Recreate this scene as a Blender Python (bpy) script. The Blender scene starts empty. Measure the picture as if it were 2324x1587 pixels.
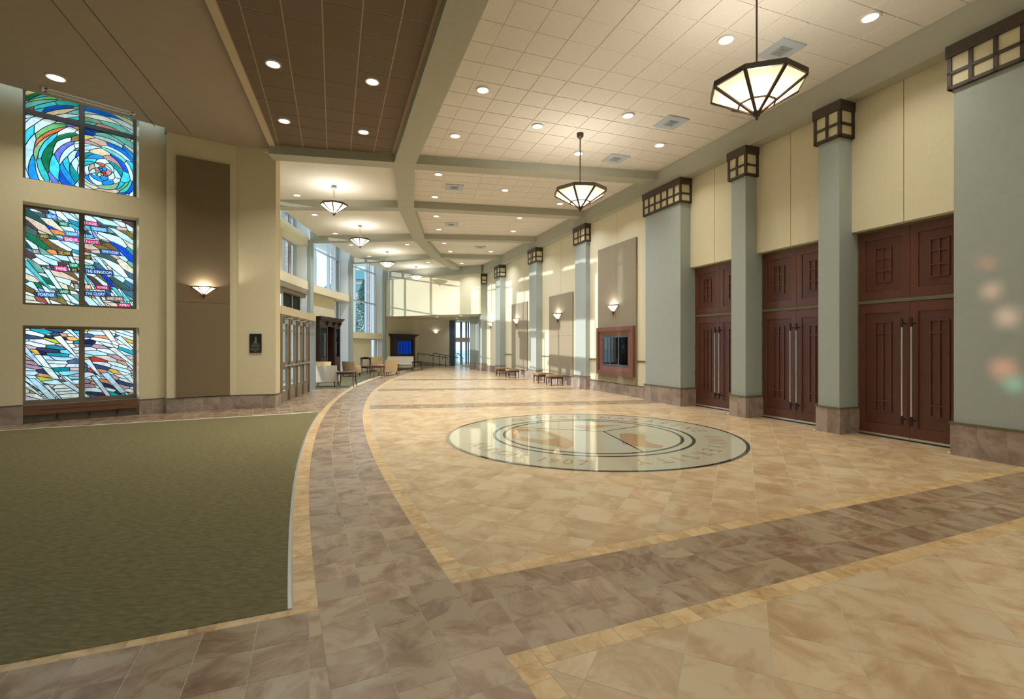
import bpy, bmesh, math, random
from mathutils import Vector, Matrix
random.seed(7)
sc = bpy.context.scene
COL = sc.collection
# ------------------------------------------------------------------ camera
F = 2324 * 17 / 36.0            # focal length in photo pixels
CX, CY, EYE = 1162.0, 783.5, 1.6
cam = bpy.data.cameras.new('camera'); cam.lens = 17; cam.sensor_width = 36
cam.shift_y = -10 / 2324.0; cam.clip_end = 400
co = bpy.data.objects.new('camera', cam); COL.objects.link(co)
co.location = (0, 0, EYE); co.rotation_euler = (math.pi / 2, 0, 0)
sc.camera = co
# ------------------------------------------------------------------ exposure, sky, sun
sc.view_settings.view_transform = 'Standard'; sc.view_settings.look = 'None'
sc.view_settings.gamma = 1; sc.view_settings.use_curve_mapping = False
sc.view_settings.exposure = 0.0
SUN = 3.6; SKY = 1.75
W_DOWN = 24.5; W_FAR = 40.0; W_BROWN = 40.0; W_PEND = 95.0; W_SMALL = 48.0; W_SCONCE = 24.0
sc.cycles.max_bounces = 9; sc.cycles.diffuse_bounces = 5; sc.cycles.transparent_max_bounces = 12
sc.cycles.sample_clamp_indirect = 4; sc.cycles.use_denoising = True
w = bpy.data.worlds.new('sky'); sc.world = w; w.use_nodes = True
nt = w.node_tree; nt.nodes.clear()
out = nt.nodes.new('ShaderNodeOutputWorld'); bg = nt.nodes.new('ShaderNodeBackground')
tc = nt.nodes.new('ShaderNodeTexCoord'); sx = nt.nodes.new('ShaderNodeSeparateXYZ')
rp = nt.nodes.new('ShaderNodeValToRGB')
rp.color_ramp.elements[0].position = 0.0; rp.color_ramp.elements[0].color = (0.66, 0.83, 0.95, 1)
rp.color_ramp.elements[1].position = 0.6; rp.color_ramp.elements[1].color = (0.46, 0.72, 0.95, 1)
nt.links.new(tc.outputs['Generated'], sx.inputs[0]); nt.links.new(sx.outputs['Z'], rp.inputs[0])
nt.links.new(rp.outputs[0], bg.inputs[0]); bg.inputs[1].default_value = SKY
nt.links.new(bg.outputs[0], out.inputs[0])
sl = bpy.data.lights.new('sun', 'SUN'); sl.energy = SUN; sl.angle = math.radians(0.6); sl.color = (1, .97, .92)
so = bpy.data.objects.new('sun', sl); COL.objects.link(so)
PHI, ELV = math.radians(21), math.radians(9)
sd = Vector((math.cos(PHI) * math.cos(ELV), math.sin(PHI) * math.cos(ELV), -math.sin(ELV)))
so.rotation_euler = sd.to_track_quat('-Z', 'Y').to_euler(); so.location = (-30, 0, 12)
# ------------------------------------------------------------------ helpers
def at(px, py, z=0.0):
    Y = F * (EYE - z) / (py - CY); return ((px - CX) / F * Y, Y)
def atY(px, Y): return ((px - CX) / F * Y, Y)
def zat(py, Y): return EYE + (CY - py) / F * Y
def lin(c): return tuple(((x / 255.0) / 12.92 if x / 255.0 <= .04045 else ((x / 255.0 + .055) / 1.055) ** 2.4) for x in c[:3]) + (1,)
class Fr:                        # a wall frame: a along, b out of / into the wall, z up
    def __init__(s, o, ax, b=None):
        L = math.hypot(*ax); s.o = o; s.a = (ax[0] / L, ax[1] / L)
        s.b = b or (s.a[1], -s.a[0])
    def __call__(s, a, b, z): return (s.o[0] + a * s.a[0] + b * s.b[0], s.o[1] + a * s.a[1] + b * s.b[1], z)
    def px(s, px, b=0.0):        # a of the point at pixel column px on the plane b
        k = (px - CX) / F
        ox, oy = s.o[0] + b * s.b[0], s.o[1] + b * s.b[1]
        return (k * oy - ox) / (s.a[0] - k * s.a[1])
    def pz(s, px, py, b=0.0):
        a = s.px(px, b); Y = s(a, b, 0)[1]; return a, zat(py, Y)
ID = Fr((0, 0), (1, 0), (0, 1))
class MB:
    def __init__(s): s.v = []; s.f = []
    def add(s, vs, fs):
        n = len(s.v); s.v += [tuple(x) for x in vs]; s.f += [tuple(i + n for i in q) for q in fs]; return s
    def box(s, fr, a0, a1, b0, b1, z0, z1):
        vs = [fr(a, b, z) for z in (z0, z1) for a, b in ((a0, b0), (a1, b0), (a1, b1), (a0, b1))]
        return s.add(vs, [(3, 2, 1, 0), (4, 5, 6, 7), (0, 1, 5, 4), (1, 2, 6, 5), (2, 3, 7, 6), (3, 0, 4, 7)])
    def prism(s, poly, z0, z1):
        n = len(poly)
        vs = [(p[0], p[1], z0) for p in poly] + [(p[0], p[1], z1) for p in poly]
        return s.add(vs, [tuple(range(n))[::-1], tuple(range(n, 2 * n))] + [(i, (i + 1) % n, n + (i + 1) % n, n + i) for i in range(n)])
    def face(s, pts): return s.add(pts, [tuple(range(len(pts)))])
    def hexa(s, b, t):           # 4 bottom + 4 top points
        return s.add(list(b) + list(t), [(3, 2, 1, 0), (4, 5, 6, 7), (0, 1, 5, 4), (1, 2, 6, 5), (2, 3, 7, 6), (3, 0, 4, 7)])
    def bar(s, p, q, w, h=None, up=(0, 0, 1)):
        p, q = Vector(p), Vector(q); d = (q - p).normalized(); h = h or w
        x = d.cross(Vector(up))
        if x.length < 1e-4: x = d.cross(Vector((0, 1, 0)))
        x.normalize(); y = x.cross(d)
        c = [(-1, -1), (1, -1), (1, 1), (-1, 1)]
        return s.hexa([p + x * i * w / 2 + y * j * h / 2 for i, j in c], [q + x * i * w / 2 + y * j * h / 2 for i, j in c])
    def tube(s, path, r, n=8):
        rs = r if isinstance(r, (list, tuple)) else [r] * len(path)
        P = [Vector(p) for p in path]; rings = []
        ref = Vector((0, 0, 1)) if abs((P[-1] - P[0]).normalized().z) < .8 else Vector((0, 1, 0))
        for i, p in enumerate(P):
            d = (P[min(i + 1, len(P) - 1)] - P[max(i - 1, 0)]).normalized()
            x = d.cross(ref)
            if x.length < 1e-3: x = Vector((1, 0, 0))
            x.normalize(); y = d.cross(x)
            rings.append([p + (x * math.cos(2 * math.pi * k / n) + y * math.sin(2 * math.pi * k / n)) * rs[i] for k in range(n)])
        vs = [q for ring in rings for q in ring]; fs = []
        for i in range(len(P) - 1):
            for k in range(n): fs.append((i * n + k, i * n + (k + 1) % n, (i + 1) * n + (k + 1) % n, (i + 1) * n + k))
        fs += [tuple(range(n))[::-1], tuple(range((len(P) - 1) * n, len(P) * n))]
        return s.add(vs, fs)
    def lathe(s, prof, c=(0, 0), n=16):
        return s.tube([(c[0], c[1], z) for r, z in prof], [r for r, z in prof], n) if False else s._lathe(prof, c, n)
    def _lathe(s, prof, c, n):
        vs = [(c[0] + r * math.cos(2 * math.pi * k / n), c[1] + r * math.sin(2 * math.pi * k / n), z) for r, z in prof for k in range(n)]
        fs = [(i * n + k, i * n + (k + 1) % n, (i + 1) * n + (k + 1) % n, (i + 1) * n + k) for i in range(len(prof) - 1) for k in range(n)]
        fs += [tuple(range(n))[::-1], tuple(range((len(prof) - 1) * n, len(prof) * n))]
        return s.add(vs, fs)
WL = {}
def wl(o): return WL.get(o.name, Vector((0, 0, 0))) if o else Vector((0, 0, 0))
def mk(name, mb, m, parent=None, smooth=False, recalc=True, origin=True):
    if parent: off = wl(parent)
    elif origin and mb.v:
        xs, ys, zs = zip(*mb.v); off = Vector(((min(xs) + max(xs)) / 2, (min(ys) + max(ys)) / 2, min(zs)))
    else: off = Vector((0, 0, 0))
    me = bpy.data.meshes.new(name)
    me.from_pydata([(x - off.x, y - off.y, z - off.z) for x, y, z in mb.v], [], mb.f)
    if recalc:
        bm = bmesh.new(); bm.from_mesh(me); bmesh.ops.recalc_face_normals(bm, faces=bm.faces); bm.to_mesh(me); bm.free()
    if smooth: me.polygons.foreach_set('use_smooth', [True] * len(me.polygons))
    me.materials.append(M[m]); me.update()
    o = bpy.data.objects.new(name, me); COL.objects.link(o)
    if parent: o.parent = parent
    else: o.location = off
    WL[o.name] = off
    return o
def tag(o, label=None, cat=None, group=None, kind=None):
    if label: o['label'] = label
    if cat: o['category'] = cat
    if group: o['group'] = group
    if kind: o['kind'] = kind
    return o
def root(name, loc, label, cat=None, group=None, kind=None):
    o = bpy.data.objects.new(name, None); COL.objects.link(o); o.location = loc; o.empty_display_size = .2
    WL[o.name] = Vector(loc); return tag(o, label, cat, group, kind)
def struct(name, mb, m, label, parent=None):
    return tag(mk(name, mb, m, parent), label, kind='structure')
def dup(r, loc, rz=0, label=None):
    c = r.copy(); COL.objects.link(c); c.location = loc; c.rotation_euler = (0, 0, rz); WL[c.name] = Vector(loc)
    if label: c['label'] = label
    for ch in r.children:
        d = ch.copy(); COL.objects.link(d); d.parent = c
        for g in ch.children:
            e = g.copy(); COL.objects.link(e); e.parent = d
    return c
def shared(name, me, parent, loc, rz=0):
    o = bpy.data.objects.new(name, me); COL.objects.link(o); o.location = loc; o.rotation_euler = (0, 0, rz)
    o.parent = parent; return o
def lamp(name, kind, loc, energy, color, parent, size=.2, spread=None, aim=None):
    l = bpy.data.lights.new(name, kind); l.energy = energy; l.color = color
    if kind == 'AREA':
        l.shape = 'DISK'; l.size = size
        if spread: l.spread = math.radians(spread)
    else: l.shadow_soft_size = size
    o = bpy.data.objects.new(name, l); COL.objects.link(o)
    o.location = Vector(loc) - wl(parent); o.parent = parent
    return o
# convex clipping of plan polygons: half plane n.p >= d is kept
def hp(poly, n, d):
    o = []
    for i in range(len(poly)):
        p, q = poly[i], poly[(i + 1) % len(poly)]
        a, b = n[0] * p[0] + n[1] * p[1] - d, n[0] * q[0] + n[1] * q[1] - d
        if a >= 0: o.append(p)
        if (a >= 0) != (b >= 0):
            t = a / (a - b); o.append((p[0] + (q[0] - p[0]) * t, p[1] + (q[1] - p[1]) * t))
    return o
def area(p): return .5 * sum(p[i][0] * p[(i + 1) % len(p)][1] - p[(i + 1) % len(p)][0] * p[i][1] for i in range(len(p))) if len(p) > 2 else 0
def convex(poly):                # half planes of a convex polygon (ccw)
    if area(poly) < 0: poly = poly[::-1]
    H = []
    for i in range(len(poly)):
        p, q = poly[i], poly[(i + 1) % len(poly)]; n = (-(q[1] - p[1]), q[0] - p[0]); L = math.hypot(*n)
        n = (n[0] / L, n[1] / L); H.append((n, n[0] * p[0] + n[1] * p[1]))
    return H
def line(p, q):                  # half plane left of p->q
    n = (-(q[1] - p[1]), q[0] - p[0]); L = math.hypot(*n); n = (n[0] / L, n[1] / L); return (n, n[0] * p[0] + n[1] * p[1])
# ------------------------------------------------------------------ materials
M = {}
def nodes(name):
    m = bpy.data.materials.new(name); m.use_nodes = True; t = m.node_tree; t.nodes.clear()
    o = t.nodes.new('ShaderNodeOutputMaterial'); M[name] = m; return m, t, o
def pm(name, rgb, rough=.5, var=.06, scale=6, metal=0, bump=0, bscale=80, spec=.5, stretch=None):
    m, t, o = nodes(name); b = t.nodes.new('ShaderNodeBsdfPrincipled')
    g = t.nodes.new('ShaderNodeTexCoord'); mp = t.nodes.new('ShaderNodeMapping')
    if stretch: mp.inputs['Scale'].default_value = stretch
    n = t.nodes.new('ShaderNodeTexNoise'); n.inputs['Scale'].default_value = scale; n.inputs['Detail'].default_value = 5
    r = t.nodes.new('ShaderNodeValToRGB'); c = lin(rgb)
    r.color_ramp.elements[0].position = .3; r.color_ramp.elements[1].position = .7
    r.color_ramp.elements[0].color = tuple(x * (1 - var) for x in c[:3]) + (1,)
    r.color_ramp.elements[1].color = tuple(min(1, x * (1 + var)) for x in c[:3]) + (1,)
    L = t.links.new
    L(g.outputs['Object'], mp.inputs[0]); L(mp.outputs[0], n.inputs['Vector']); L(n.outputs['Fac'], r.inputs[0]); L(r.outputs[0], b.inputs['Base Color'])
    b.inputs['Roughness'].default_value = rough; b.inputs['Metallic'].default_value = metal; b.inputs['Specular IOR Level'].default_value = spec
    if bump:
        n2 = t.nodes.new('ShaderNodeTexNoise'); n2.inputs['Scale'].default_value = bscale; bu = t.nodes.new('ShaderNodeBump')
        bu.inputs['Strength'].default_value = bump; bu.inputs['Distance'].default_value = .01
        L(mp.outputs[0], n2.inputs['Vector']); L(n2.outputs['Fac'], bu.inputs['Height']); L(bu.outputs[0], b.inputs['Normal'])
    L(b.outputs[0], o.inputs[0]); return m
def tile_mat(name, cols, rough=.32, scale=1.6, warp=2.0, vary=.25, spec=.5):
    m, t, o = nodes(name); N = t.nodes.new; L = t.links.new
    b = N('ShaderNodeBsdfPrincipled'); g = N('ShaderNodeNewGeometry'); oi = N('ShaderNodeObjectInfo')
    ad = N('ShaderNodeMath'); ad.operation = 'ADD'; L(g.outputs['Random Per Island'], ad.inputs[0]); L(oi.outputs['Random'], ad.inputs[1])
    fr = N('ShaderNodeMath'); fr.operation = 'FRACT'; L(ad.outputs[0], fr.inputs[0])
    mu = N('ShaderNodeMath'); mu.operation = 'MULTIPLY'; mu.inputs[1].default_value = 57; L(fr.outputs[0], mu.inputs[0])
    cx = N('ShaderNodeCombineXYZ'); L(mu.outputs[0], cx.inputs[0]); L(mu.outputs[0], cx.inputs[2])
    va = N('ShaderNodeVectorMath'); va.operation = 'ADD'; L(g.outputs['Position'], va.inputs[0]); L(cx.outputs[0], va.inputs[1])
    n = N('ShaderNodeTexNoise'); n.inputs['Scale'].default_value = scale; n.inputs['Detail'].default_value = 7; n.inputs['Roughness'].default_value = .68
    n.inputs['Distortion'].default_value = warp; L(va.outputs[0], n.inputs['Vector'])
    r = N('ShaderNodeValToRGB'); e = r.color_ramp.elements
    ps = (.30, .45, .56, .70)[:len(cols)]
    e[0].position = ps[0]; e[0].color = lin(cols[0]); e[1].position = ps[-1]; e[1].color = lin(cols[-1])
    for p, c in zip(ps[1:-1], cols[1:-1]): e.new(p).color = lin(c)
    L(n.outputs['Fac'], r.inputs[0])
    mr = N('ShaderNodeMapRange'); mr.inputs['To Min'].default_value = 1 - vary; mr.inputs['To Max'].default_value = 1 + vary * .6
    f2 = N('ShaderNodeMath'); f2.operation = 'FRACT'; m3 = N('ShaderNodeMath'); m3.operation = 'MULTIPLY'; m3.inputs[1].default_value = 7.31
    L(fr.outputs[0], m3.inputs[0]); L(m3.outputs[0], f2.inputs[0]); L(f2.outputs[0], mr.inputs['Value'])
    mx = N('ShaderNodeVectorMath'); mx.operation = 'SCALE'; L(r.outputs[0], mx.inputs[0]); L(mr.outputs[0], mx.inputs['Scale'])
    L(mx.outputs[0], b.inputs['Base Color']); b.inputs['Roughness'].default_value = rough; b.inputs['Specular IOR Level'].default_value = spec
    bu = N('ShaderNodeBump'); bu.inputs['Strength'].default_value = .06; L(n.outputs['Fac'], bu.inputs['Height']); L(bu.outputs[0], b.inputs['Normal'])
    L(b.outputs[0], o.inputs[0])
def emit(name, rgb, s):
    m, t, o = nodes(name); e = t.nodes.new('ShaderNodeEmission'); e.inputs[0].default_value = lin(rgb); e.inputs[1].default_value = s
    t.links.new(e.outputs[0], o.inputs[0])
def lamp_glass(name, rgb, tr=.75):     # milky lamp glass, lit by the bulb behind it
    m, t, o = nodes(name); N = t.nodes.new; L = t.links.new
    g = N('ShaderNodeTexCoord'); n = N('ShaderNodeTexNoise'); n.inputs['Scale'].default_value = 9; n.inputs['Detail'].default_value = 4
    L(g.outputs['Object'], n.inputs['Vector']); r = N('ShaderNodeValToRGB'); c = lin(rgb)
    r.color_ramp.elements[0].position = .3; r.color_ramp.elements[0].color = tuple(x * .85 for x in c[:3]) + (1,)
    r.color_ramp.elements[1].position = .7; r.color_ramp.elements[1].color = c; L(n.outputs['Fac'], r.inputs[0])
    a = N('ShaderNodeBsdfTranslucent'); d = N('ShaderNodeBsdfDiffuse'); L(r.outputs[0], a.inputs[0]); L(r.outputs[0], d.inputs[0])
    mx = N('ShaderNodeMixShader'); mx.inputs[0].default_value = tr; L(d.outputs[0], mx.inputs[1]); L(a.outputs[0], mx.inputs[2]); L(mx.outputs[0], o.inputs[0])
def clear_glass(name, tint=(1, 1, 1), refl=.06):
    m, t, o = nodes(name); N = t.nodes.new; L = t.links.new
    a = N('ShaderNodeBsdfTransparent'); a.inputs[0].default_value = tuple(tint) + (1,)
    g = N('ShaderNodeBsdfGlossy'); g.inputs['Roughness'].default_value = .02
    mx = N('ShaderNodeMixShader'); mx.inputs[0].default_value = refl; L(a.outputs[0], mx.inputs[1]); L(g.outputs[0], mx.inputs[2]); L(mx.outputs[0], o.inputs[0])
def art_glass(name, rgb, clear=.45):   # coloured leaded glass: part see-through, part milky, lit only by the daylight outside
    m, t, o = nodes(name); N = t.nodes.new; L = t.links.new; c = lin(rgb)
    g = N('ShaderNodeTexCoord'); n = N('ShaderNodeTexNoise'); n.inputs['Scale'].default_value = 5; n.inputs['Detail'].default_value = 4; n.inputs['Distortion'].default_value = 1.5
    L(g.outputs['Object'], n.inputs['Vector']); r = N('ShaderNodeValToRGB')
    r.color_ramp.elements[0].position = .3; r.color_ramp.elements[1].position = .7
    r.color_ramp.elements[0].color = tuple(x * .72 for x in c[:3]) + (1,); r.color_ramp.elements[1].color = tuple(min(1, x * 1.15 + .01) for x in c[:3]) + (1,)
    L(n.outputs['Fac'], r.inputs[0])
    a = N('ShaderNodeBsdfTransparent'); d = N('ShaderNodeBsdfTranslucent'); L(r.outputs[0], a.inputs[0]); L(r.outputs[0], d.inputs[0])
    mx = N('ShaderNodeMixShader'); mx.inputs[0].default_value = 1 - clear; L(a.outputs[0], mx.inputs[1]); L(d.outputs[0], mx.inputs[2]); L(mx.outputs[0], o.inputs[0])
pm('cream', (224, 216, 186), .8, .03, 20, bump=.02, bscale=150)
pm('cream_left', (222, 212, 180), .8, .03, 20, bump=.02, bscale=150)
pm('sage', (164, 174, 170), .7, .03, 12, bump=.02, bscale=150)
pm('sage_beam', (172, 172, 156), .75, .03, 10)
pm('white_gyp', (226, 220, 204), .85, .02, 6)
pm('white_wall', (232, 236, 236), .8, .02, 6)
pm('brown_gyp', (164, 151, 134), .85, .03, 5)
pm('strip_gyp', (196, 180, 152), .85, .03, 5)
pm('brown_tile', (114, 98, 82), .85, .05, 14, bump=.04, bscale=240)
pm('brown_grid', (176, 156, 130), .7, .03)
pm('ceil_tile', (220, 214, 204), .9, .03, 18, bump=.04, bscale=240)
pm('ceil_grid', (230, 224, 210), .7, .02)
pm('grout', (196, 184, 162), .9, .05, 30)
tile_mat('field_tile', [(180, 148, 112), (199, 171, 134), (212, 189, 154), (210, 196, 168)], .27, 2.2, .7, .07)
tile_mat('dark_tile', [(124, 96, 76), (150, 124, 100), (174, 154, 128), (168, 152, 128)], .27, 3.0, .9, .16)
tile_mat('border_tile', [(172, 132, 86), (204, 170, 120), (218, 190, 144), (214, 194, 154)], .36, 4.5, 1.2, .14)
tile_mat('base_tile', [(122, 106, 98), (148, 132, 122), (168, 153, 143), (160, 146, 136)], .42, 2.6, .8, .14)
pm('carpet', (126, 119, 88), .98, .22, 14, bump=.6, bscale=260, stretch=(1, 2.6, 1), spec=.1)
pm('carpet_lounge', (104, 102, 80), .98, .2, 14, bump=.4, bscale=260, spec=.1)
pm('edge_metal', (190, 198, 204), .3, .02, metal=.7)
pm('terrazzo', (188, 186, 164), .035, .13, 60, spec=.8)
pm('inlay_dark', (44, 44, 40), .05, .05, spec=.8)
pm('inlay_brown', (172, 146, 108), .05, .12, 40, spec=.8)
pm('bronze', (66, 55, 42), .5, .06, 12)
pm('cap_pane', (224, 216, 182), .6, .03, 10)
pm('olive_trim', (104, 98, 74), .6, .04)
pm('door_wood', (96, 57, 45), .28, .22, 9, stretch=(6, 6, .7))
pm('door_wood_deep', (88, 52, 42), .3, .22, 9, stretch=(6, 6, .7))
pm('steel', (214, 214, 210), .25, .02, metal=.85)
pm('dark_metal', (34, 31, 30), .4, .05)
pm('black', (10, 8, 8), .5, .05, spec=.15)
pm('fabric_panel', (146, 136, 116), .95, .05, 40, bump=.15, bscale=300)
pm('fabric_brown', (128, 112, 88), .95, .05, 40, bump=.15, bscale=300)
pm('cherry', (116, 74, 60), .4, .16, 8, stretch=(2, 2, 2))
pm('dark_wood', (66, 36, 28), .35, .2, 8, stretch=(4, 4, .8))
pm('cabinet_wood', (58, 38, 34), .35, .15, 8, stretch=(4, 4, .8))
pm('red_wood', (120, 62, 40), .35, .2, 8)
pm('tan_fabric', (200, 174, 132), .9, .05, 30, bump=.15, bscale=200)
pm('pale_fabric', (214, 206, 190), .9, .04, 30, bump=.15, bscale=200)
pm('bench_fabric', (150, 122, 90), .9, .06, 30, bump=.15, bscale=200)
pm('frame_taupe', (134, 120, 100), .5, .04)
pm('frame_dark', (98, 90, 78), .5, .05)
pm('frame_blue', (70, 92, 112), .4, .04)
pm('heater', (112, 78, 54), .5, .08, 8, stretch=(.6, .6, 4))
pm('plaque', (32, 33, 31), .35, .05)
pm('plaque_text', (128, 130, 128), .4, .03)
pm('vent', (178, 188, 198), .6, .02)
pm('vent_dark', (160, 164, 166), .6, .02)
pm('ring_white', (232, 230, 222), .5, .02)
pm('rod_pale', (176, 170, 154), .4, .02)
pm('lead', (20, 22, 24), .6, .05)
pm('letter_white', (240, 240, 235), .5, .02)
pm('letter_gold', (226, 186, 96), .5, .02)
pm('picture', (224, 210, 170), .7, .1, 14)
pm('teal_roof', (96, 150, 150), .8, .1, 3)
pm('pale_stone', (206, 204, 196), .8, .06, 3)
pm('ext_ground', (222, 222, 216), .9, .08, .6)
pm('leaf_green', (92, 134, 120), .9, .4, 3)
pm('bark', (80, 62, 48), .9, .2, 6)
tile_mat('brick', [(172, 156, 160), (194, 182, 186), (206, 196, 200), (200, 188, 192)], .8, 3, 1, .2)
pm('mortar', (200, 196, 192), .9, .05)
emit('lens', (255, 252, 240), 5.0)
emit('screen_blue', (16, 66, 180), .6)
lamp_glass('lamp_glass', (206, 178, 148), .85)
clear_glass('glass', (.93, .98, 1.0), .05)
clear_glass('glass_dark', (.10, .11, .12), .10)
clear_glass('glass_teal', (.55, .85, .85), .12)
clear_glass('glass_shine', (.75, .82, .85), .16)
pm('screen_glass', (10, 12, 14), .03, .05, spec=.9)
# ================================================================== SETTING
# plan of the right wall: s along it (away from the camera), t across it
A20 = math.radians(20.24); U = (-math.sin(A20), math.cos(A20)); R_ = (U[1], -U[0])
RW = Fr((0, 0), U, R_)
def st(p): return (p[0] * U[0] + p[1] * U[1], p[0] * R_[0] + p[1] * R_[1])
# ---------------------------------------------------------------- floor
floor = struct('floor', MB().prism([(-19, -8), (13, -8), (13, 46), (-12, 46), (-19, 30)], -.12, -.0012), 'grout', 'stone tile floor of the hall with pale grout')
CC = (51.2, 27.6)                                   # centre of the long curved band
RE1, RE2, RE3, RE4 = 58.03, 57.89, 57.06, 56.92     # carpet | cream | dark | cream | field
B1 = math.radians(22.7); UB = (math.cos(B1), math.sin(B1)); VB = (-UB[1], UB[0])   # near cross band
V0, V1, V2, V3 = 2.17, 2.31, 3.143, 3.283
def inR(R, keep_in=True):                           # half plane tangent to the circle at the tile
    def f(c):
        dx, dy = c[0] - CC[0], c[1] - CC[1]; L = math.hypot(dx, dy); n = (dx / L, dy / L)
        d = n[0] * CC[0] + n[1] * CC[1] + R
        return ((-n[0], -n[1]), -d) if keep_in else (n, d)
    return f
def vb(d, above=True): return lambda c: (VB, d) if above else ((-VB[0], -VB[1]), -d)
def fix(h): return lambda c: h
class Tiles:
    def __init__(s, name, m, parent, z=0.0, th=.006, gap=.0045, cap=300):
        s.name, s.m, s.parent, s.z, s.th, s.gap, s.cap = name, m, parent, z, th, gap, cap; s.items = []; s.cache = {}
    def add(s, poly, clips, key=None, frame=None):
        c = (sum(p[0] for p in poly) / len(poly), sum(p[1] for p in poly) / len(poly)); cut = False
        g = s.gap / 2
        for f in clips:
            n, d = f(c); d += g
            if all(n[0] * p[0] + n[1] * p[1] >= d for p in poly): continue
            poly = hp(poly, n, d); cut = True
            if len(poly) < 3: return
        if abs(area(poly)) < 2e-4: return
        s.items.append((poly, None if cut else key, c, frame))
    def flush(s, far=None):
        s.items.sort(key=lambda i: math.hypot(i[2][0], i[2][1]) + (0 if abs(i[2][0]) < 1.15 * abs(i[2][1]) + .6 and i[2][1] > 1.6 else 40))
        rest = MB()
        for k, (poly, key, c, fr) in enumerate(s.items):
            if k < s.cap:
                if key and fr:
                    me = s.cache.get(key)
                    ca, sa = math.cos(fr), math.sin(fr)
                    if not me:
                        o = mk(s.name, MB().prism([((p[0] - c[0]) * ca + (p[1] - c[1]) * sa, -(p[0] - c[0]) * sa + (p[1] - c[1]) * ca) for p in poly], -s.th, 0), s.m, None, origin=False)
                        s.cache[key] = o.data
                    else: o = bpy.data.objects.new(s.name, me); COL.objects.link(o)
                    o.parent = s.parent; o.location = Vector((c[0], c[1], s.z)) - wl(s.parent); o.rotation_euler = (0, 0, fr)
                else:
                    mb = MB().prism([(p[0] - c[0], p[1] - c[1]) for p in poly], -s.th, 0)
                    o = mk(s.name, mb, s.m, None, origin=False); o.parent = s.parent
                    o.location = Vector((c[0], c[1], s.z)) - wl(s.parent)
            else: rest.prism(poly, s.z - s.th, s.z)
        if rest.v: tag(mk('far_' + s.name + 's', rest, s.m, s.parent, recalc=False), kind='stuff')
def square(c, h, a):
    ca, sa = math.cos(a) * h, math.sin(a) * h
    return [(c[0] - ca + sa, c[1] - sa - ca), (c[0] + ca + sa, c[1] + sa - ca), (c[0] + ca - sa, c[1] + sa + ca), (c[0] - ca - sa, c[1] - sa + ca)]
field = Tiles('field_tile', 'field_tile', floor); dark = Tiles('dark_tile', 'dark_tile', floor); bord = Tiles('border_tile', 'border_tile', floor)
# far cross bands: (point, direction slope)
BANDS = [((-4.0, 12.38), .165), ((-4.9, 17.25), .08), ((-5.2, 22.4), .03)]
def bandf(i, off):                                   # line of band i shifted by off across it
    (p, m) = BANDS[i]; L = math.hypot(1, m); n = (-m / L, 1 / L); return n, n[0] * p[0] + n[1] * p[1] + off
MED = (1.41, 8.65); MR = 2.56
fa = math.radians(-25.3); P = .4075
e1 = (math.cos(fa) * P, math.sin(fa) * P); e2 = (-e1[1], e1[0])
O = (2.518, 3.087)
BW = .41
for i in range(-60, 75):
    for j in range(-60, 120):
        c = (O[0] + (i + .5) * e1[0] + (j + .5) * e2[0], O[1] + (i + .5) * e1[1] + (j + .5) * e2[1])
        if c[1] < -7 or c[1] > 41: continue
        s_, t_ = st(c)
        if t_ > 9.2 or math.hypot(c[0] - CC[0], c[1] - CC[1]) > RE4 + .3: continue
        if math.hypot(c[0] - MED[0], c[1] - MED[1]) < MR - .32: continue
        q = square(c, P / 2 - .0022, fa)
        v = VB[0] * c[0] + VB[1] * c[1]
        if v < V0 + .3: field.add(q, [inR(RE4), vb(V0, False)], 'f', fa)
        if v > V3 - .3:
            lo = [vb(V3)]
            for k in range(4):
                lohalf = lo; hi = []
                if k < 3:
                    n, d = bandf(k, -BW - .12); hi = [fix(((-n[0], -n[1]), -d))]
                    n2, d2 = bandf(k, BW + .12)
                cc = [inR(RE4)] + lohalf + hi
                field.add(q, cc, 'f', fa)
                if k < 3: lo = [fix((n2, d2))]
# near cross band and the dark apron left of the curved band
pu, pv = .2715, (V2 - V1) / 3
def uv(u, v): return (u * UB[0] + v * VB[0], u * UB[1] + v * VB[1])
for i in range(-75, 40):
    u0 = .812 + i * pu
    for k in range(-8, 3):
        v0 = V1 + k * pv
        q = [uv(u0 + .002, v0 + .002), uv(u0 + pu - .002, v0 + .002), uv(u0 + pu - .002, v0 + pv - .002), uv(u0 + .002, v0 + pv - .002)]
        c = uv(u0 + pu / 2, v0 + pv / 2)
        if k >= 0 and st(c)[1] < 9.2: dark.add(q, [inR(RE3)], 'b', B1)
        if c[1] > -6 and c[0] > -12: dark.add(q, [inR(RE2, False)], 'b', B1)
bp = .1375
for i in range(-120, 90):
    u0 = .06 + i * bp
    for v0, v1, cl in ((V0, V1, [inR(RE4)]), (V2, V3, [inR(RE4)]), (V2, V3, [inR(RE1, False)])):
        q = [uv(u0 + .002, v0 + .002), uv(u0 + bp - .002, v0 + .002), uv(u0 + bp - .002, v1 - .002), uv(u0 + .002, v1 - .002)]
        c = uv(u0 + bp / 2, (v0 + v1) / 2)
        if st(c)[1] < 9.2 and c[0] > -9: bord.add(q, cl, 'c%.2f' % v0, B1)
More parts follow.
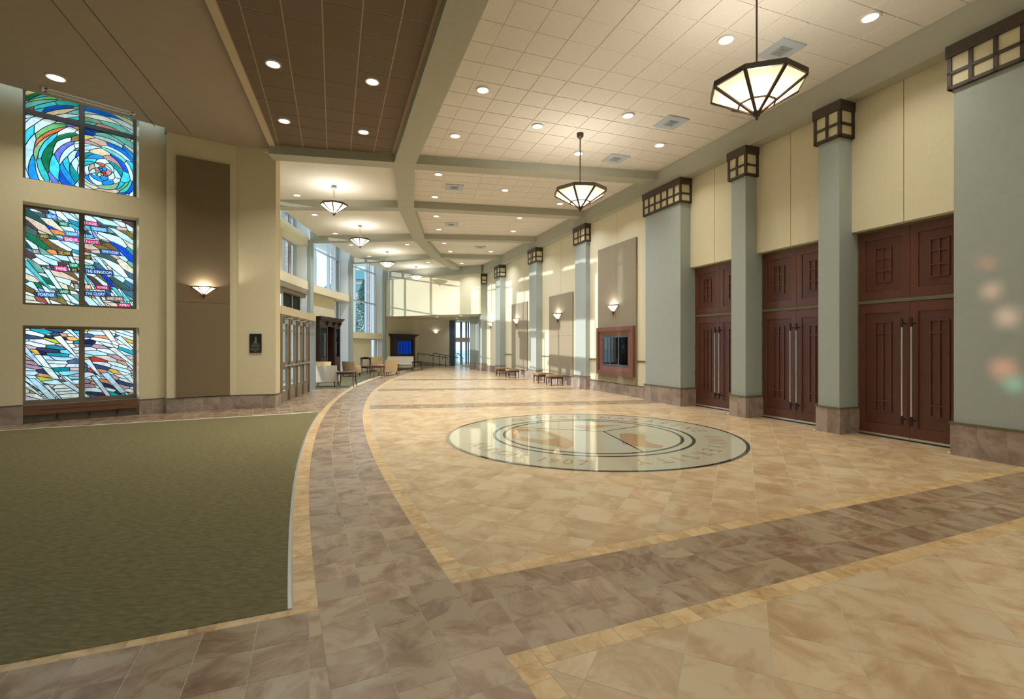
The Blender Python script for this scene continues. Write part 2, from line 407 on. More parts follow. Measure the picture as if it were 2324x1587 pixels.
# the long curved band
def pol(r, th): return (CC[0] + r * math.cos(th), CC[1] + r * math.sin(th))
def ring(T, r0, r1, p, th0, th1, clips=(), shift=0):
    n = int((th1 - th0) * (r0 + r1) / 2 / p)
    for i in range(n):
        a0 = th0 + (i + shift) * p / ((r0 + r1) / 2); a1 = a0 + p / ((r0 + r1) / 2)
        g = .002 / r0
        T.add([pol(r0 + .002, a0 + g), pol(r1 - .002, a0 + g), pol(r1 - .002, a1 - g), pol(r0 + .002, a1 - g)][::-1], clips)
for k in range(3): ring(dark, RE3 + k * pv, RE3 + (k + 1) * pv, .277, math.radians(173), math.radians(211), shift=.0)
ring(bord, RE4, RE3, bp, math.radians(173), math.radians(211), [vb(V2)]); ring(bord, RE4, RE3, bp, math.radians(200), math.radians(211), [vb(V1, False)])
ring(bord, RE2, RE1, bp, math.radians(173), math.radians(211), [vb(V2)])
# far cross bands
for k in range(3):
    (p, m) = BANDS[k]; L = math.hypot(1, m); ux = (1 / L, m / L); ang = math.atan2(m, 1); nx = (-ux[1], ux[0])
    for i in range(-4, 60):
        for r in range(3):
            x0, y0 = i * .277, -BW + r * BW * 2 / 3; w_ = BW * 2 / 3
            q = [(p[0] + x * ux[0] + y * nx[0], p[1] + x * ux[1] + y * nx[1]) for x, y in ((x0, y0), (x0 + .273, y0), (x0 + .273, y0 + w_ - .004), (x0, y0 + w_ - .004))]
            if st(q[0])[1] < 9.0: dark.add(q, [inR(RE4)], 'g', ang)
        for y0 in (-BW - .12, BW):
            q = [(p[0] + x * ux[0] + y * nx[0], p[1] + x * ux[1] + y * nx[1]) for x, y in ((i * .277, y0), (i * .277 + .273, y0), (i * .277 + .273, y0 + .117), (i * .277, y0 + .117))]
            if st(q[0])[1] < 9.0: bord.add(q, [inR(RE4)], 'h', ang)
# dark apron between the carpet, the left walls and the lounge
CB0, CB1 = at(0, 978), at(709, 936.5)
ca_ = math.atan2(CB1[1] - CB0[1], CB1[0] - CB0[0]); ux = (math.cos(ca_), math.sin(ca_)); nx = (-ux[1], ux[0])
LG0, LG1 = at(706, 884.5), at(795, 880.3)
la = math.atan2(LG1[1] - LG0[1], LG1[0] - LG0[0])
hl = line(LG0, LG1)
for i in range(-30, 40):
    for k in range(0, 40):
        x0, y0 = i * .277, k * .277
        q = [(CB0[0] + x * ux[0] + y * nx[0], CB0[1] + x * ux[1] + y * nx[1]) for x, y in ((x0, y0), (x0 + .273, y0), (x0 + .273, y0 + .273), (x0, y0 + .273))]
        if q[0][0] < -13 or q[0][0] < -8.6 and q[0][1] > 13: continue
        dark.add(q, [inR(RE1, False), fix(((-hl[0][0], -hl[0][1]), -hl[1]))], 'i', ca_)
# carpets
def arc_pts(r, y0, y1, n):
    return [pol(r, math.pi - math.asin((y0 + (y1 - y0) * i / n - CC[1]) / r)) for i in range(n + 1)]
cf = uv(0, V3)                                        # front edge line v = V3
front = hp([(-20, -12), (0, -12), (0, 30), (-20, 30)], VB, V3)
yb = None
near_y = at(589, 1384)[1]
cp = arc_pts(RE1 + .02, near_y, CB1[1], 40)
ext = lambda p, d, k: (p[0] + d[0] * k, p[1] + d[1] * k)
carpet_poly = cp + [ext(CB1, ux, -6.5), ext(cp[0], UB, -9.6)]
tag(mk('carpet', MB().prism(carpet_poly, -.006, .004), 'carpet'), 'olive green carpet field in the left foreground, bordered by stone tiles', 'carpet')
lp = arc_pts(RE1 + .03, LG1[1], 33.5, 40)
lounge_poly = lp + [(-7.7, 34.5), (-8.7, 32.4), (-9.3, 27.4), (-9.25, 21.8), (-8.75, LG0[1] - .1), LG0]
tag(mk('carpet', MB().prism(lounge_poly, -.006, .004), 'carpet_lounge'), 'far grey-green carpet under the lounge seating by the windows', 'carpet')
def strip(path, w, z0, z1):
    mb = MB()
    for p, q in zip(path, path[1:]):
        d = Vector((q[0] - p[0], q[1] - p[1], 0)).normalized(); n = Vector((-d.y, d.x, 0)) * w / 2
        b = [(p[0] - n.x, p[1] - n.y), (q[0] - n.x, q[1] - n.y), (q[0] + n.x, q[1] + n.y), (p[0] + n.x, p[1] + n.y)]
        mb.hexa([(x, y, z0) for x, y in b], [(x, y, z1) for x, y in b])
    return mb
struct('trim_1', strip(cp, .022, -.006, .007), 'edge_metal', 'pale metal edging strip along the curved carpet edge')
struct('trim_2', strip([ext(CB1, ux, -9), CB1], .05, -.006, .006), 'ring_white', 'pale edging strip along the back edge of the green carpet')
struct('trim_3', strip(lp, .03, -.006, .007), 'ring_white', 'pale edging strip along the lounge carpet')
for T in (field, dark, bord): T.flush()
# ---------------------------------------------------------------- medallion
med = root('floor_medallion', (MED[0], MED[1], 0), 'polished round stone seal set in the tile floor, dark rings and lettering', 'medallion')
def disc(r, z0, z1, n=96): return [(MED[0] + r * math.cos(2 * math.pi * k / n), MED[1] + r * math.sin(2 * math.pi * k / n)) for k in range(n)]
mk('terrazzo_disc', MB().prism(disc(MR, 0, 0), -.004, .004), 'terrazzo', med)
def annulus(r0, r1, z0, z1, n=96, a0=0, a1=2 * math.pi):
    mb = MB()
    for k in range(n):
        x, y = a0 + (a1 - a0) * k / n, a0 + (a1 - a0) * (k + 1) / n
        b = [(MED[0] + r * math.cos(a), MED[1] + r * math.sin(a)) for r, a in ((r0, x), (r1, x), (r1, y), (r0, y))]
        mb.hexa([(p[0], p[1], z0) for p in b], [(p[0], p[1], z1) for p in b])
    return mb
mk('outer_ring', annulus(MR - .055, MR, .0, .0052), 'inlay_dark', med)
mk('middle_ring', annulus(1.70, 1.755, .0, .0052), 'inlay_dark', med)
mk('inner_ring', annulus(1.52, 1.575, .0, .0052), 'inlay_dark', med)
ta = math.atan2(-8.0, -1.0)
def text_mesh(txt, size, align='CENTER'):
    cu = bpy.data.curves.new('t', 'FONT'); cu.body = txt; cu.size = size; cu.align_x = align; cu.align_y = 'BOTTOM_BASELINE'; cu.extrude = .0006; cu.resolution_u = 3
    o = bpy.data.objects.new('t', cu); COL.objects.link(o); dg = bpy.context.evaluated_depsgraph_get(); dg.update()
    e = o.evaluated_get(dg); me = bpy.data.meshes.new_from_object(e, depsgraph=dg)
    bpy.data.objects.remove(o); vs = [tuple(v.co) for v in me.vertices]; fs = [tuple(p.vertices) for p in me.polygons]
    bpy.data.meshes.remove(me); return vs, fs
def ring_text(name, txt, a0, a1, r, size, inward, par):
    cache = {}; adv = {'I': .55, ' ': .8, 'L': .85, '1': .7}; pos = []; x = 0
    for ch in txt: w_ = adv.get(ch, 1); pos.append(x + w_ / 2); x += w_
    p0, p1 = pos[0], pos[-1]
    for i, ch in enumerate(txt):
        if ch == ' ': continue
        if ch not in cache: cache[ch] = text_mesh(ch, size)
        a = a0 + (a1 - a0) * (pos[i] - p0) / (p1 - p0); vs, fs = cache[ch]; ro = a + (math.pi / 2 if inward else -math.pi / 2)
        c, s_ = math.cos(ro), math.sin(ro); bx, by = MED[0] + r * math.cos(a), MED[1] + r * math.sin(a)
        mk(name, MB().add([(bx + x * c * .82 - y * s_, by + x * .82 * s_ + y * c, .0054 + z) for x, y, z in vs], fs), 'inlay_brown', par, recalc=False)
ring_text('letter', 'OLIVET NAZARENE UNIVERSITY', math.radians(128), math.radians(-80), 1.95, .40, False, med)
ring_text('letter', 'ILLINOIS 1907', math.radians(-157), math.radians(-102), 2.27, .38, True, med)
def inlay(name, pts, m):
    mk(name, MB().prism([(MED[0] + x, MED[1] + y) for x, y in pts], 0, .0055 if m != 'terrazzo' else .0062), m, med)
def inl(pxs): return [(at(x, y)[0] - MED[0], at(x, y)[1] - MED[1]) for x, y in pxs]
ctr = (.28, .28)
for q in ((-1.33, .75), (1.2, .95), (.55, -1.43)):
    d = math.hypot(q[0] - ctr[0], q[1] - ctr[1]); n = (-(q[1] - ctr[1]) / d * .014, (q[0] - ctr[0]) / d * .014)
    inlay('dividing_line', [(ctr[0] + n[0], ctr[1] + n[1]), (q[0] + n[0], q[1] + n[1]), (q[0] - n[0], q[1] - n[1]), (ctr[0] - n[0], ctr[1] - n[1])], 'inlay_dark')
inlay('book_inlay', inl([(1160, 973), (1235, 976), (1300, 1002), (1302, 1012), (1288, 1019), (1240, 1010), (1150, 995)]), 'inlay_brown')
inlay('book_page', inl([(1180, 980), (1228, 981), (1262, 996), (1228, 1000), (1172, 990)]), 'terrazzo')
inlay('scroll_inlay', inl([(1405, 986), (1430, 984), (1466, 991), (1464, 1000), (1478, 1007), (1507, 1013), (1500, 1018), (1475, 1017), (1440, 1013), (1412, 1009)]), 'inlay_brown')
inlay('flame_inlay', inl([(1300, 967), (1330, 966), (1412, 965), (1375, 970), (1330, 976)]), 'inlay_brown')
# ---------------------------------------------------------------- right wall
TS = 5.97; TC = 6.49; TB = 6.25                       # soffit, ceiling, beam bottoms
COLS = [  # s0, s1, t of the wall on its near side, front pane columns, label
    (2.85, 4.395, 8.82, 6, 'wide sage column at the right edge of the photo, brown grid capital'),
    (6.10, 6.50, 8.82, 2, 'slim sage column between the nearest and the middle pair of doors'),
    (8.20, 8.61, 8.82, 2, 'slim sage column between the middle and the farthest pair of doors'),
    (10.33, 11.84, 8.82, 6, 'wide sage column between the farthest doors and the framed display case'),
    (15.40, 16.21, 8.68, 3, 'sage column just beyond the framed display case'),
    (19.92, 20.74, 8.82, 3, 'sage column with two benches standing just in front of it, nearer bench pair'),
    (24.93, 25.72, 8.83, 3, 'sage column beside the farther pair of benches'),
    (28.38, 29.10, 8.83, 3, 'last sage column, at the corner with the far wall')]
WALLS = [(11.84, 15.40, 8.68), (16.21, 19.92, 8.80), (20.74, 24.93, 8.82), (25.72, 28.38, 8.82)]
DOORS = [(4.395, 6.10), (6.50, 8.20), (8.61, 10.33)]
wr = struct('wall_right', MB().box(RW, -9, 30.5, 9.14, 9.5, 0, 7.2), 'cream', 'long cream right wall behind the sage columns')
def two_panels(par, s0, s1, t, z0, z1, gap=.012, split=None):
    m_ = split or (s0 + s1) / 2
    mk('wall_panel', MB().box(RW, s0, m_ - gap / 2, t, 9.16, z0, z1), 'cream', par)
    mk('wall_panel', MB().box(RW, m_ + gap / 2, s1, t, 9.16, z0, z1), 'cream', par)
for s0, s1 in DOORS: two_panels(wr, s0, s1, 8.82, 3.64, TS)
for s0, s1, t in WALLS: two_panels(wr, s0, s1, t, .36, TS)
mk('wall_panel', MB().box(RW, -9, 2.85, 8.82, 9.16, .36, TS), 'cream', wr)
bb = struct('baseboard_right', MB().box(RW, 11.84, 28.4, 8.84, 9.16, 0, .34), 'grout', 'stone tile skirting along the right wall')
for s0, s1, t in WALLS:
    n = max(1, round((s1 - s0) / .36)); d = (s1 - s0) / n
    mk('grout_core', MB().box(RW, s0, s1, t - .0175, 9.0, 0, .338), 'grout', bb)
    for i in range(n): mk('base_tile', MB().box(RW, s0 + i * d + .003, s0 + (i + 1) * d - .003, t - .02, 9.0, 0, .34), 'base_tile', bb)
    mk('cap_strip', MB().box(RW, s0, s1, t - .03, 9.0, .34, .365), 'olive_trim', bb)
for i, (s0, s1) in enumerate(((11.84, 12.5), (14.72, 15.40), (16.21, 16.62), (18.78, 19.92), (20.74, 21.4), (23.4, 24.93))):
    t = 8.68 if i < 2 else (8.80 if i < 4 else 8.82)
    struct('trim_%d' % (4 + i), MB().box(RW, s0, s1, t - .025, t + .02, 1.08, 1.13), 'olive_trim', 'short piece of dark chair rail on the right wall, %s' % ('beside the framed display case' if i < 2 else 'between far columns'))
def column(s0, s1, tn, npane, label):
    r = root('column', RW((s0 + s1) / 2, 8.7, 0), label, 'column', 'sage columns along the right wall')
    mk('shaft', MB().box(RW, s0, s1, 8.5, 9.2, .46, TS), 'sage', r)
    n = 2 if s1 - s0 < .6 else (3 if s1 - s0 < 1 else 5); g = .004; w_ = (s1 - s0 + .06) / n
    for i in range(n): mk('base_tile', MB().box(RW, s0 - .03 + i * w_ + (g if i else 0), s0 - .03 + (i + 1) * w_, 8.47, 8.56, 0, .455), 'base_tile', r)
    mk('grout_core', MB().box(RW, s0 - .028, s1 + .028, 8.472, 9.12, 0, .453), 'grout', r)
    for sg, a in ((s0 - .03, s0 + .03), (s1 - .03, s1 + .03)):
        mk('base_tile', MB().box(RW, sg, a, 8.563, 8.74, 0, .455), 'base_tile', r)
        mk('base_tile', MB().box(RW, sg, a, 8.744, 9.12, 0, .455), 'base_tile', r)
    mk('cap_strip', MB().box(RW, s0 - .045, s1 + .045, 8.455, 9.13, .455, .48), 'olive_trim', r)
    # capital: brown lattice box around cream panes
    o = .055; a0, a1, f0 = s0 - o, s1 + o, 8.5 - o
    cap = mk('capital_band', MB().box(RW, a0 - .015, a1 + .015, f0 - .015, 9.16, 5.80, TS + .005), 'bronze', r)
    fr = MB(); zb, zt, zm, bw = 5.33, 5.80, 5.565, .05
    fr.box(RW, a0, a1, f0, 9.16, zb, zb + bw)
    fr.box(RW, a0, a1, f0, f0 + .03, zm - .022, zm + .022)
    for a in (a0, a1 - .03): fr.box(RW, a, a + .03, f0 + .032, 9.16, zm - .022, zm + .022)
    for a in (a0, a1 - bw): fr.box(RW, a, a + bw, f0, f0 + bw, zb, zt)
    if npane == 3: cuts = [.40, .60]
    else: cuts = [k / npane for k in range(1, npane)]
    for c in cuts:
        m_ = a0 + (a1 - a0) * c; fr.box(RW, m_ - .024, m_ + .024, f0, f0 + .03, zb, zt)
    for a in (a0, a1 - .03): fr.box(RW, a, a + .03, tn - .06, tn, zb, zt)
    cf_ = mk('capital_frame', fr, 'bronze', r)
    ed = [0] + cuts + [1]
    for x, y in zip(ed, ed[1:]):
        for za, zc in ((zb + bw, zm), (zm, zt)):
            mk('capital_pane', MB().box(RW, a0 + (a1 - a0) * x + .02, a0 + (a1 - a0) * y - .02, f0 + .022, 8.5, za, zc), 'cap_pane', cf_)
    for a in (a0 + .02, a1 - .05):
        for za, zc in ((zb + bw, zm), (zm, zt)):
            mk('capital_pane', MB().box(RW, a, a + .03, f0 + .05, tn - .06, za, zc), 'cap_pane', cf_)
for c in COLS: column(*c)
# doors
def door(i, s0, s1, label):
    r = root('door_%d' % i, RW((s0 + s1) / 2, 9.02, 0), label, kind='structure')
    T = 8.98
    fr = MB()
    fr.box(RW, s0 - .005, s0 + .018, T - .01, T + .1, 0, 3.64).box(RW, s1 - .018, s1 + .005, T - .01, T + .1, 0, 3.64)
    fr.box(RW, s0, s1, T - .015, T + .1, 2.335, 2.395).box(RW, s0, s1, T - .01, T + .1, 3.60, 3.645)
    mk('door_frame', fr, 'olive_trim', r)
    mk('threshold', MB().box(RW, s0, s1, T - .03, T + .1, 0, .018), 'dark_metal', r)
    mid = (s0 + s1) / 2
    def moulding(a0, a1, z0, z1, va, hz, par):
        mb = MB(); w_ = .02; t0, t1 = T - .010, T + .026
        for a in [a0] + va + [a1]: mb.box(RW, a - w_ / 2, a + w_ / 2, t0, t1, z0, z1)
        for z in [z0] + hz + [z1]: mb.box(RW, a0, a1, t0 + .001, t1, z - w_ / 2, z + w_ / 2)
        mk('raised_moulding', mb, 'door_wood', par)
    for k, (a, b) in enumerate(((s0 + .018, mid - .003), (mid + .003, s1 - .018))):
        hin, lock = (s1, mid) if k else (s0, mid)
        for nm, z0, z1 in (('door_leaf', .03, 2.33), ('transom_panel', 2.40, 3.60)):
            p0, p1 = a + .12, b - .12
            q0, q1 = (z0 + .20, z1 - .17) if nm == 'door_leaf' else (z0 + .15, z1 - .15)
            lf = MB().box(RW, a, b, T + .02, T + .07, z0, z1)
            lf.box(RW, a, p0, T, T + .03, z0, z1).box(RW, p1, b, T, T + .03, z0, z1)
            lf.box(RW, p0, p1, T, T + .03, z0, q0).box(RW, p0, p1, T, T + .03, q1, z1)
            leaf = mk(nm, lf, 'door_wood', r)
            mk('recessed_panel', MB().box(RW, p0 + .004, p1 - .004, T + .012, T + .024, q0 + .004, q1 - .004), 'door_wood_deep', leaf)
            c = (p0 + p1) / 2 ; w_ = .125
            if nm == 'door_leaf': moulding(c - w_, c + w_, z0 + .42, z1 - .33, [c], [z0 + .60, z1 - .53], leaf)
            else: moulding(c - w_, c + w_, z0 + .30, z1 - .30, [c], [z0 + .49, z1 - .49], leaf)
            if nm == 'door_leaf':
                mk('door_sweep', MB().box(RW, a, b, T - .008, T + .005, .02, .055), 'steel', leaf)
                hs = lock + (.045 if k else -.045) * 1.0 if False else lock + (.07 if k else -.07)
                bar = MB().tube([RW(hs, T - .085, .42), RW(hs, T - .085, 1.90)], .016, 10)
                mk('pull_bar', bar, 'steel', leaf)
                en = MB()
                for za, zb_, zs in ((.27, .42, .36), (1.90, 2.05, 1.96)):
                    en.tube([RW(hs, T - .085, za), RW(hs, T - .085, zb_)], .018, 10)
                    en.tube([RW(hs, T - .085, zs), RW(hs, T + .002, zs)], .011, 8)
                mk('pull_end', en, 'dark_metal', leaf)
                for z in (.25, .86, 1.52, 2.08):
                    mk('hinge', MB().box(RW, hin - .012, hin + .012, T - .022, T + .0, z - .055, z + .055), 'steel', leaf)
door(1, *DOORS[0], 'tall reddish brown double doors nearest the right edge, with long steel pulls')
door(2, *DOORS[1], 'middle pair of tall reddish brown doors between two slim columns')
door(3, *DOORS[2], 'farthest pair of tall reddish brown doors, beside the wide column')
# soffit along the right wall
struct('trim_20', MB().box(RW, -9, 29.6, 8.52, 9.3, TS, 6.7), 'sage_beam', 'sage bulkhead running above the columns along the right wall')
# ---------------------------------------------------------------- far wall
FW0, FW1 = (-8.55, 32.3), (-1.92, 29.45)
FWf = Fr(FW0, (FW1[0] - FW0[0], FW1[1] - FW0[1]), None)
if FWf.b[1] < 0: FWf.b = (-FWf.b[0], -FWf.b[1])
FL = math.hypot(FW1[0] - FW0[0], FW1[1] - FW0[1])
struct('wall_far', MB().box(FWf, 0, FL, 0, .3, 3.5, 7.6), 'cream', 'cream far wall above the wide opening, striped by window shadows')
struct('trim_21', MB().box(FWf, -.3, FL + .1, -.1, .32, TS, 6.7), 'sage_beam', 'sage bulkhead across the top of the far wall')
# ---------------------------------------------------------------- ceilings and beams
def plate(name, poly, z0, z1, m, label): return struct(name, MB().prism(poly, z0, z1), m, label)
def P2(s, t): return (s * U[0] + t * R_[0], s * U[1] + t * R_[1])
LN = [P2(-9, 1.65), (-2.80, 12.55), (-3.62, 16.55), (-4.10, 21.35), (-4.05, 26.0), (-3.3, 31.0)]   # spine beam nodes
BR = [(4.35, 13.85), (2.75, 17.75), (1.25, 21.9), (-.55, 26.35)]        # right ends of cross beams at the bulkhead
BL = [(-5.93, 11.95), (-8.7, 16.45), (-9.0, 21.9), (-9.1, 27.55)]        # left ends
c_main = plate('ceiling', [P2(-9, 1.6), P2(-9, 8.7), P2(11.6, 8.7), LN[1]], TC, TC + .1, 'ceil_grid', 'cream lay-in tile ceiling over the near hall')
edge = Fr(at(465.8, .01, 6.45), (at(618, 346, 6.45)[0] - at(465.8, .01, 6.45)[0], at(618, 346, 6.45)[1] - at(465.8, .01, 6.45)[1]))
if edge.b[0] < 0: edge.b = (-edge.b[0], -edge.b[1])
EL = edge.px(618)
c_brown = plate('ceiling', [P2(-9, 1.7), edge(-9, .07, 0)[:2], edge(EL, .07, 0)[:2], LN[1]], TC - .03, TC + .1, 'brown_grid', 'brown lay-in tile ceiling strip left of the spine beam')
def tile_ceiling(par, poly, o, ang, p, z, m, gap=.018, cap=300):
    T = Tiles('ceiling_tile', m, par, z=z, th=.006 if m == 'brown_tile' else .010, gap=gap, cap=cap)
    H = [fix(h) for h in convex(poly)]; ax = (math.cos(ang), math.sin(ang)); ay = (-ax[1], ax[0])
    cx = sum(q[0] for q in poly) / len(poly); cy = sum(q[1] for q in poly) / len(poly)
    for i in range(-60, 60):
        for j in range(-60, 60):
            c = (o[0] + (i + .5) * p * ax[0] + (j + .5) * p * ay[0], o[1] + (i + .5) * p * ax[1] + (j + .5) * p * ay[1])
            if c[1] < -1.5 or math.hypot(c[0] - cx, c[1] - cy) > 17: continue
            T.add(square(c, p / 2 - gap / 2, ang), H, 't', ang)
    T.flush()
AT = math.atan2(R_[1], R_[0])
tile_ceiling(c_main, [P2(-2, 1.915), P2(-2, 8.52), P2(11.55, 8.52), P2(12.6, 1.915)], P2(6.40, 2.967), AT, .5455, TC, 'ceil_tile')
tile_ceiling(c_brown, [P2(-2, 1.385), edge(-7, .135, 0)[:2], edge(EL, .135, 0)[:2], P2(12.5, 1.385)], P2(7.86, -.155), AT, .551, TC - .03, 'brown_tile', gap=.02)
# bays beyond the first cross beam: tiled on the right of the spine, plain on the left
bays = []
for k in range(4):
    a, b = LN[k + 1], LN[k + 2]
    r0 = BR[k]; r1 = BR[k + 1] if k < 3 else (-1.75, 29.6)
    poly = [a, r0, r1, b] if k < 3 else [a, r0, r1, (-3.35, 30.2)]
    cg = plate('ceiling', [a, (r0[0] + .3, r0[1]), (r1[0] + .3, r1[1]), poly[3]], TC, TC + .1, 'ceil_grid', 'cream tiled ceiling bay %s' % ('behind the first cross beam', 'behind the second cross beam', 'behind the third cross beam', 'nearest the far wall')[k])
    ang = math.atan2(b[1] - a[1], b[0] - a[0]) - math.pi / 2
    tile_ceiling(cg, poly, a, ang, .5455, TC, 'ceil_tile', cap=300 if k < 2 else 40)
plate('ceiling', [(-6.05, 12.2), (-7.75, 12.6), (-8.27, 17.4), (-8.72, 21.9), (-8.75, 28.4), (-8.15, 32.6), (-3.2, 30.6), LN[4], LN[3], LN[2], LN[1]], TC, TC + .1, 'white_gyp', 'smooth pale ceiling over the window side bays')
def beam(p, q, w_, z0, z1, name, label, m='sage_beam', ext_=0.0):
    d = Vector((q[0] - p[0], q[1] - p[1])).normalized(); n = Vector((-d.y, d.x)) * w_ / 2
    p = (p[0] - d.x * ext_, p[1] - d.y * ext_); q = (q[0] + d.x * ext_, q[1] + d.y * ext_)
    return plate(name, [(p[0] - n.x, p[1] - n.y), (q[0] - n.x, q[1] - n.y), (q[0] + n.x, q[1] + n.y), (p[0] + n.x, p[1] + n.y)], z0, z1, m, label)
nb = 22
for k in range(5):
    beam(LN[k], LN[k + 1], .53, TB + .001 + .0012 * k, 6.7, 'trim_%d' % nb, 'sage spine beam in the ceiling, %s' % ('nearest stretch', 'second stretch', 'third stretch', 'fourth stretch', 'last stretch')[k], ext_=.12); nb += 1
for k in range(4):
    for q, side in ((BL[k], 'window'), (BR[k], 'door')):
        beam(LN[k + 1], q, .44, TB - (.0008 if side == 'window' else .0004), 6.7, 'trim_%d' % nb, 'sage cross beam on the %s side, %s from the camera' % (side, ('first', 'second', 'third', 'fourth')[k]), ext_=.02); nb += 1
# brown plaster ceiling over the carpet, its edge strip, and the light slot before the window wall
W1 = Fr(at(0, 967.5), (at(374, 936.8)[0] - at(0, 967.5)[0], at(374, 936.8)[1] - at(0, 967.5)[1]))
if W1.b[0] > 0: W1.b = (-W1.b[0], -W1.b[1])           # b > 0 goes behind the wall
sa, sb = (-2.0, -.6), (-6.1, 12.25)
g0, g1 = edge(-9, .05, 0)[:2], edge(EL + .1, .05, 0)[:2]
c0, c1 = W1(-9, -.62, 0)[:2], W1(2.62, -.42, 0)[:2]
gyp = plate('ceiling', [g0, g1, (-5.95, 12.6), (-7.0, 12.4), (-8.3, 11.55), c1, c0], 6.6, 6.72, 'brown_gyp', 'smooth brown plaster ceiling over the carpet at upper left')
struct('trim_40', MB().box(edge, -9, EL + .05, 0, .135, 6.43, 6.7), 'strip_gyp', 'light brown edge strip between the two brown ceilings')
for pxs in (((117, .01), (352, 287)), ((188, .01), (435, 306))):
    a, b = at(*pxs[0], 6.6), at(*pxs[1], 6.6); mk('control_joint', strip([a, b], .012, 6.595, 6.602), 'bronze', gyp)
# ---------------------------------------------------------------- left walls
WIN = [('top', 206, 448), ('mid', 466, 697), ('low', 740, 950)]
a_l, a_r = W1.px(51.5), W1.px(316)
def wz(px, py, b=0): return W1.pz(px, py, b)[1]
z_low_t = wz(52, 738); z_mid_b, z_mid_t = wz(52, 691), wz(52, 456); z_top_b = wz(52, 403)
TH = .34
wb = MB()
wb.box(W1, -7, a_l, 0, TH, 0, 7.6).box(W1, a_r, W1.px(374) + .05, 0, TH, 0, 7.6)
wb.box(W1, a_l, a_r, 0, TH, z_low_t, z_mid_b).box(W1, a_l, a_r, 0, TH, z_mid_t, z_top_b)
wall1 = struct('wall_left', wb, 'cream_left', 'cream left wall with three stacked coloured windows')
p2a, p2b, p3b, p4b = at(378, 938.6), at(535.3, 928.2), at(626, 925.9), at(636, 921)
W2 = Fr(p2a, (p2b[0] - p2a[0], p2b[1] - p2a[1])); W3 = Fr(p2b, (p3b[0] - p2b[0], p3b[1] - p2b[1])); W4 = Fr(p3b, (p4b[0] - p3b[0], p4b[1] - p3b[1]))
for f in (W2, W3):
    if f.b[1] < 0: f.b = (-f.b[0], -f.b[1])
L2, L3, L4 = (math.hypot(p2b[0] - p2a[0], p2b[1] - p2a[1]), math.hypot(p3b[0] - p2b[0], p3b[1] - p2b[1]), math.hypot(p4b[0] - p3b[0], p4b[1] - p3b[1]))
poly = [p2a, p2b, p3b, p4b, (p4b[0] - 1.2, p4b[1] + .1), (p2b[0] - .5, p2b[1] + .7), (p2a[0] - .35, p2a[1] + .6)]
wall2 = struct('wall_left', MB().prism(poly, 0, 7.2), 'cream_left', 'cream wall return with the tall brown fabric panel and black plaque')
bl = struct('baseboard_left', MB().box(W2, 0, .02, .05, .1, 0, .3), 'grout', 'brown stone tile skirting along the left walls')
def skirt(fr, a0, a1, sgn, h_, first=.36):
    n = max(1, round(abs(a1 - a0) / first)); d = (a1 - a0) / n
    for i in range(n): mk('base_tile', MB().box(fr, a0 + i * d + .0025, a0 + (i + 1) * d - .0025, -.03 * sgn, .02 * sgn, 0, h_), 'base_tile', bl)
    mk('grout_core', MB().box(fr, a0, a1, -.0275 * sgn, .02 * sgn, 0, h_ - .002), 'grout', bl)
    mk('cap_strip', MB().box(fr, a0, a1, -.036 * sgn, .02 * sgn, h_, h_ + .022), 'frame_dark', bl)
skirt(W1, -2.5, a_l, 1, .37, .34); skirt(W1, a_r, W1.px(374), 1, .33, .3); skirt(W2, 0, L2, 1, .33, .34); skirt(W3, 0, L3, 1, .33, .3)
skirt(W4, 0, L4 + .02, -1 if W4.b[0] < 0 else -1, .33, .5)
# back of the hall, behind the camera
struct('wall_back', MB().prism([(-19, -8.2), (12, -8.2), (12, -7.9), (-19, -7.9)], 0, 7.2), 'cream', 'cream wall at the back of the hall behind the viewer')
XW = -10.6
sw = struct('wall_left', MB().prism([(XW - .3, -8), (XW, -8), (XW, -1.9), (XW - .3, -1.9)], 0, 7.6).prism([(XW - .3, .9), (XW, .9), (XW, 9.0), (XW - .3, 8.7)], 0, 7.6).prism([(XW - .3, -1.9), (XW, -1.9), (XW, .9), (XW - .3, .9)], 0, 3.9).prism([(XW - .3, -1.9), (XW, -1.9), (XW, .9), (XW - .3, .9)], 6.5, 7.6), 'cream_left', 'cream side wall behind the viewer at left, with one more coloured window')
SPOTS = [(2285, 540, .26, (60, 200, 150)), (2240, 590, .20, (240, 120, 70)), (2292, 440, .22, (240, 190, 120)), (2255, 545, .24, (230, 150, 110)), (2250, 660, .2, (236, 170, 150)), (2285, 720, .24, (240, 180, 160)), (2278, 838, .26, (244, 140, 110)), (2245, 905, .22, (236, 160, 140)), (2300, 870, .2, (120, 200, 180))]
plate('ceiling', [(-16, -8), P2(-9, -2.2), c0, W1(-7, 1, 0)[:2]], 6.6, 6.7, 'brown_gyp', 'brown ceiling behind the viewer at left')
# roof over the light slots
plate('ceiling', [(-16, 2), W1(-9, -1.2, 0)[:2], W1(2.4, -1.2, 0)[:2], (-6.3, 12.6), (-7.4, 12.8), (-8, 21.8), (-8, 33), (-7.4, 37), (-12, 37), (-12, 14), (-14, 10)], 7.6, 7.75, 'white_wall', 'white upper ceiling above the window slots')
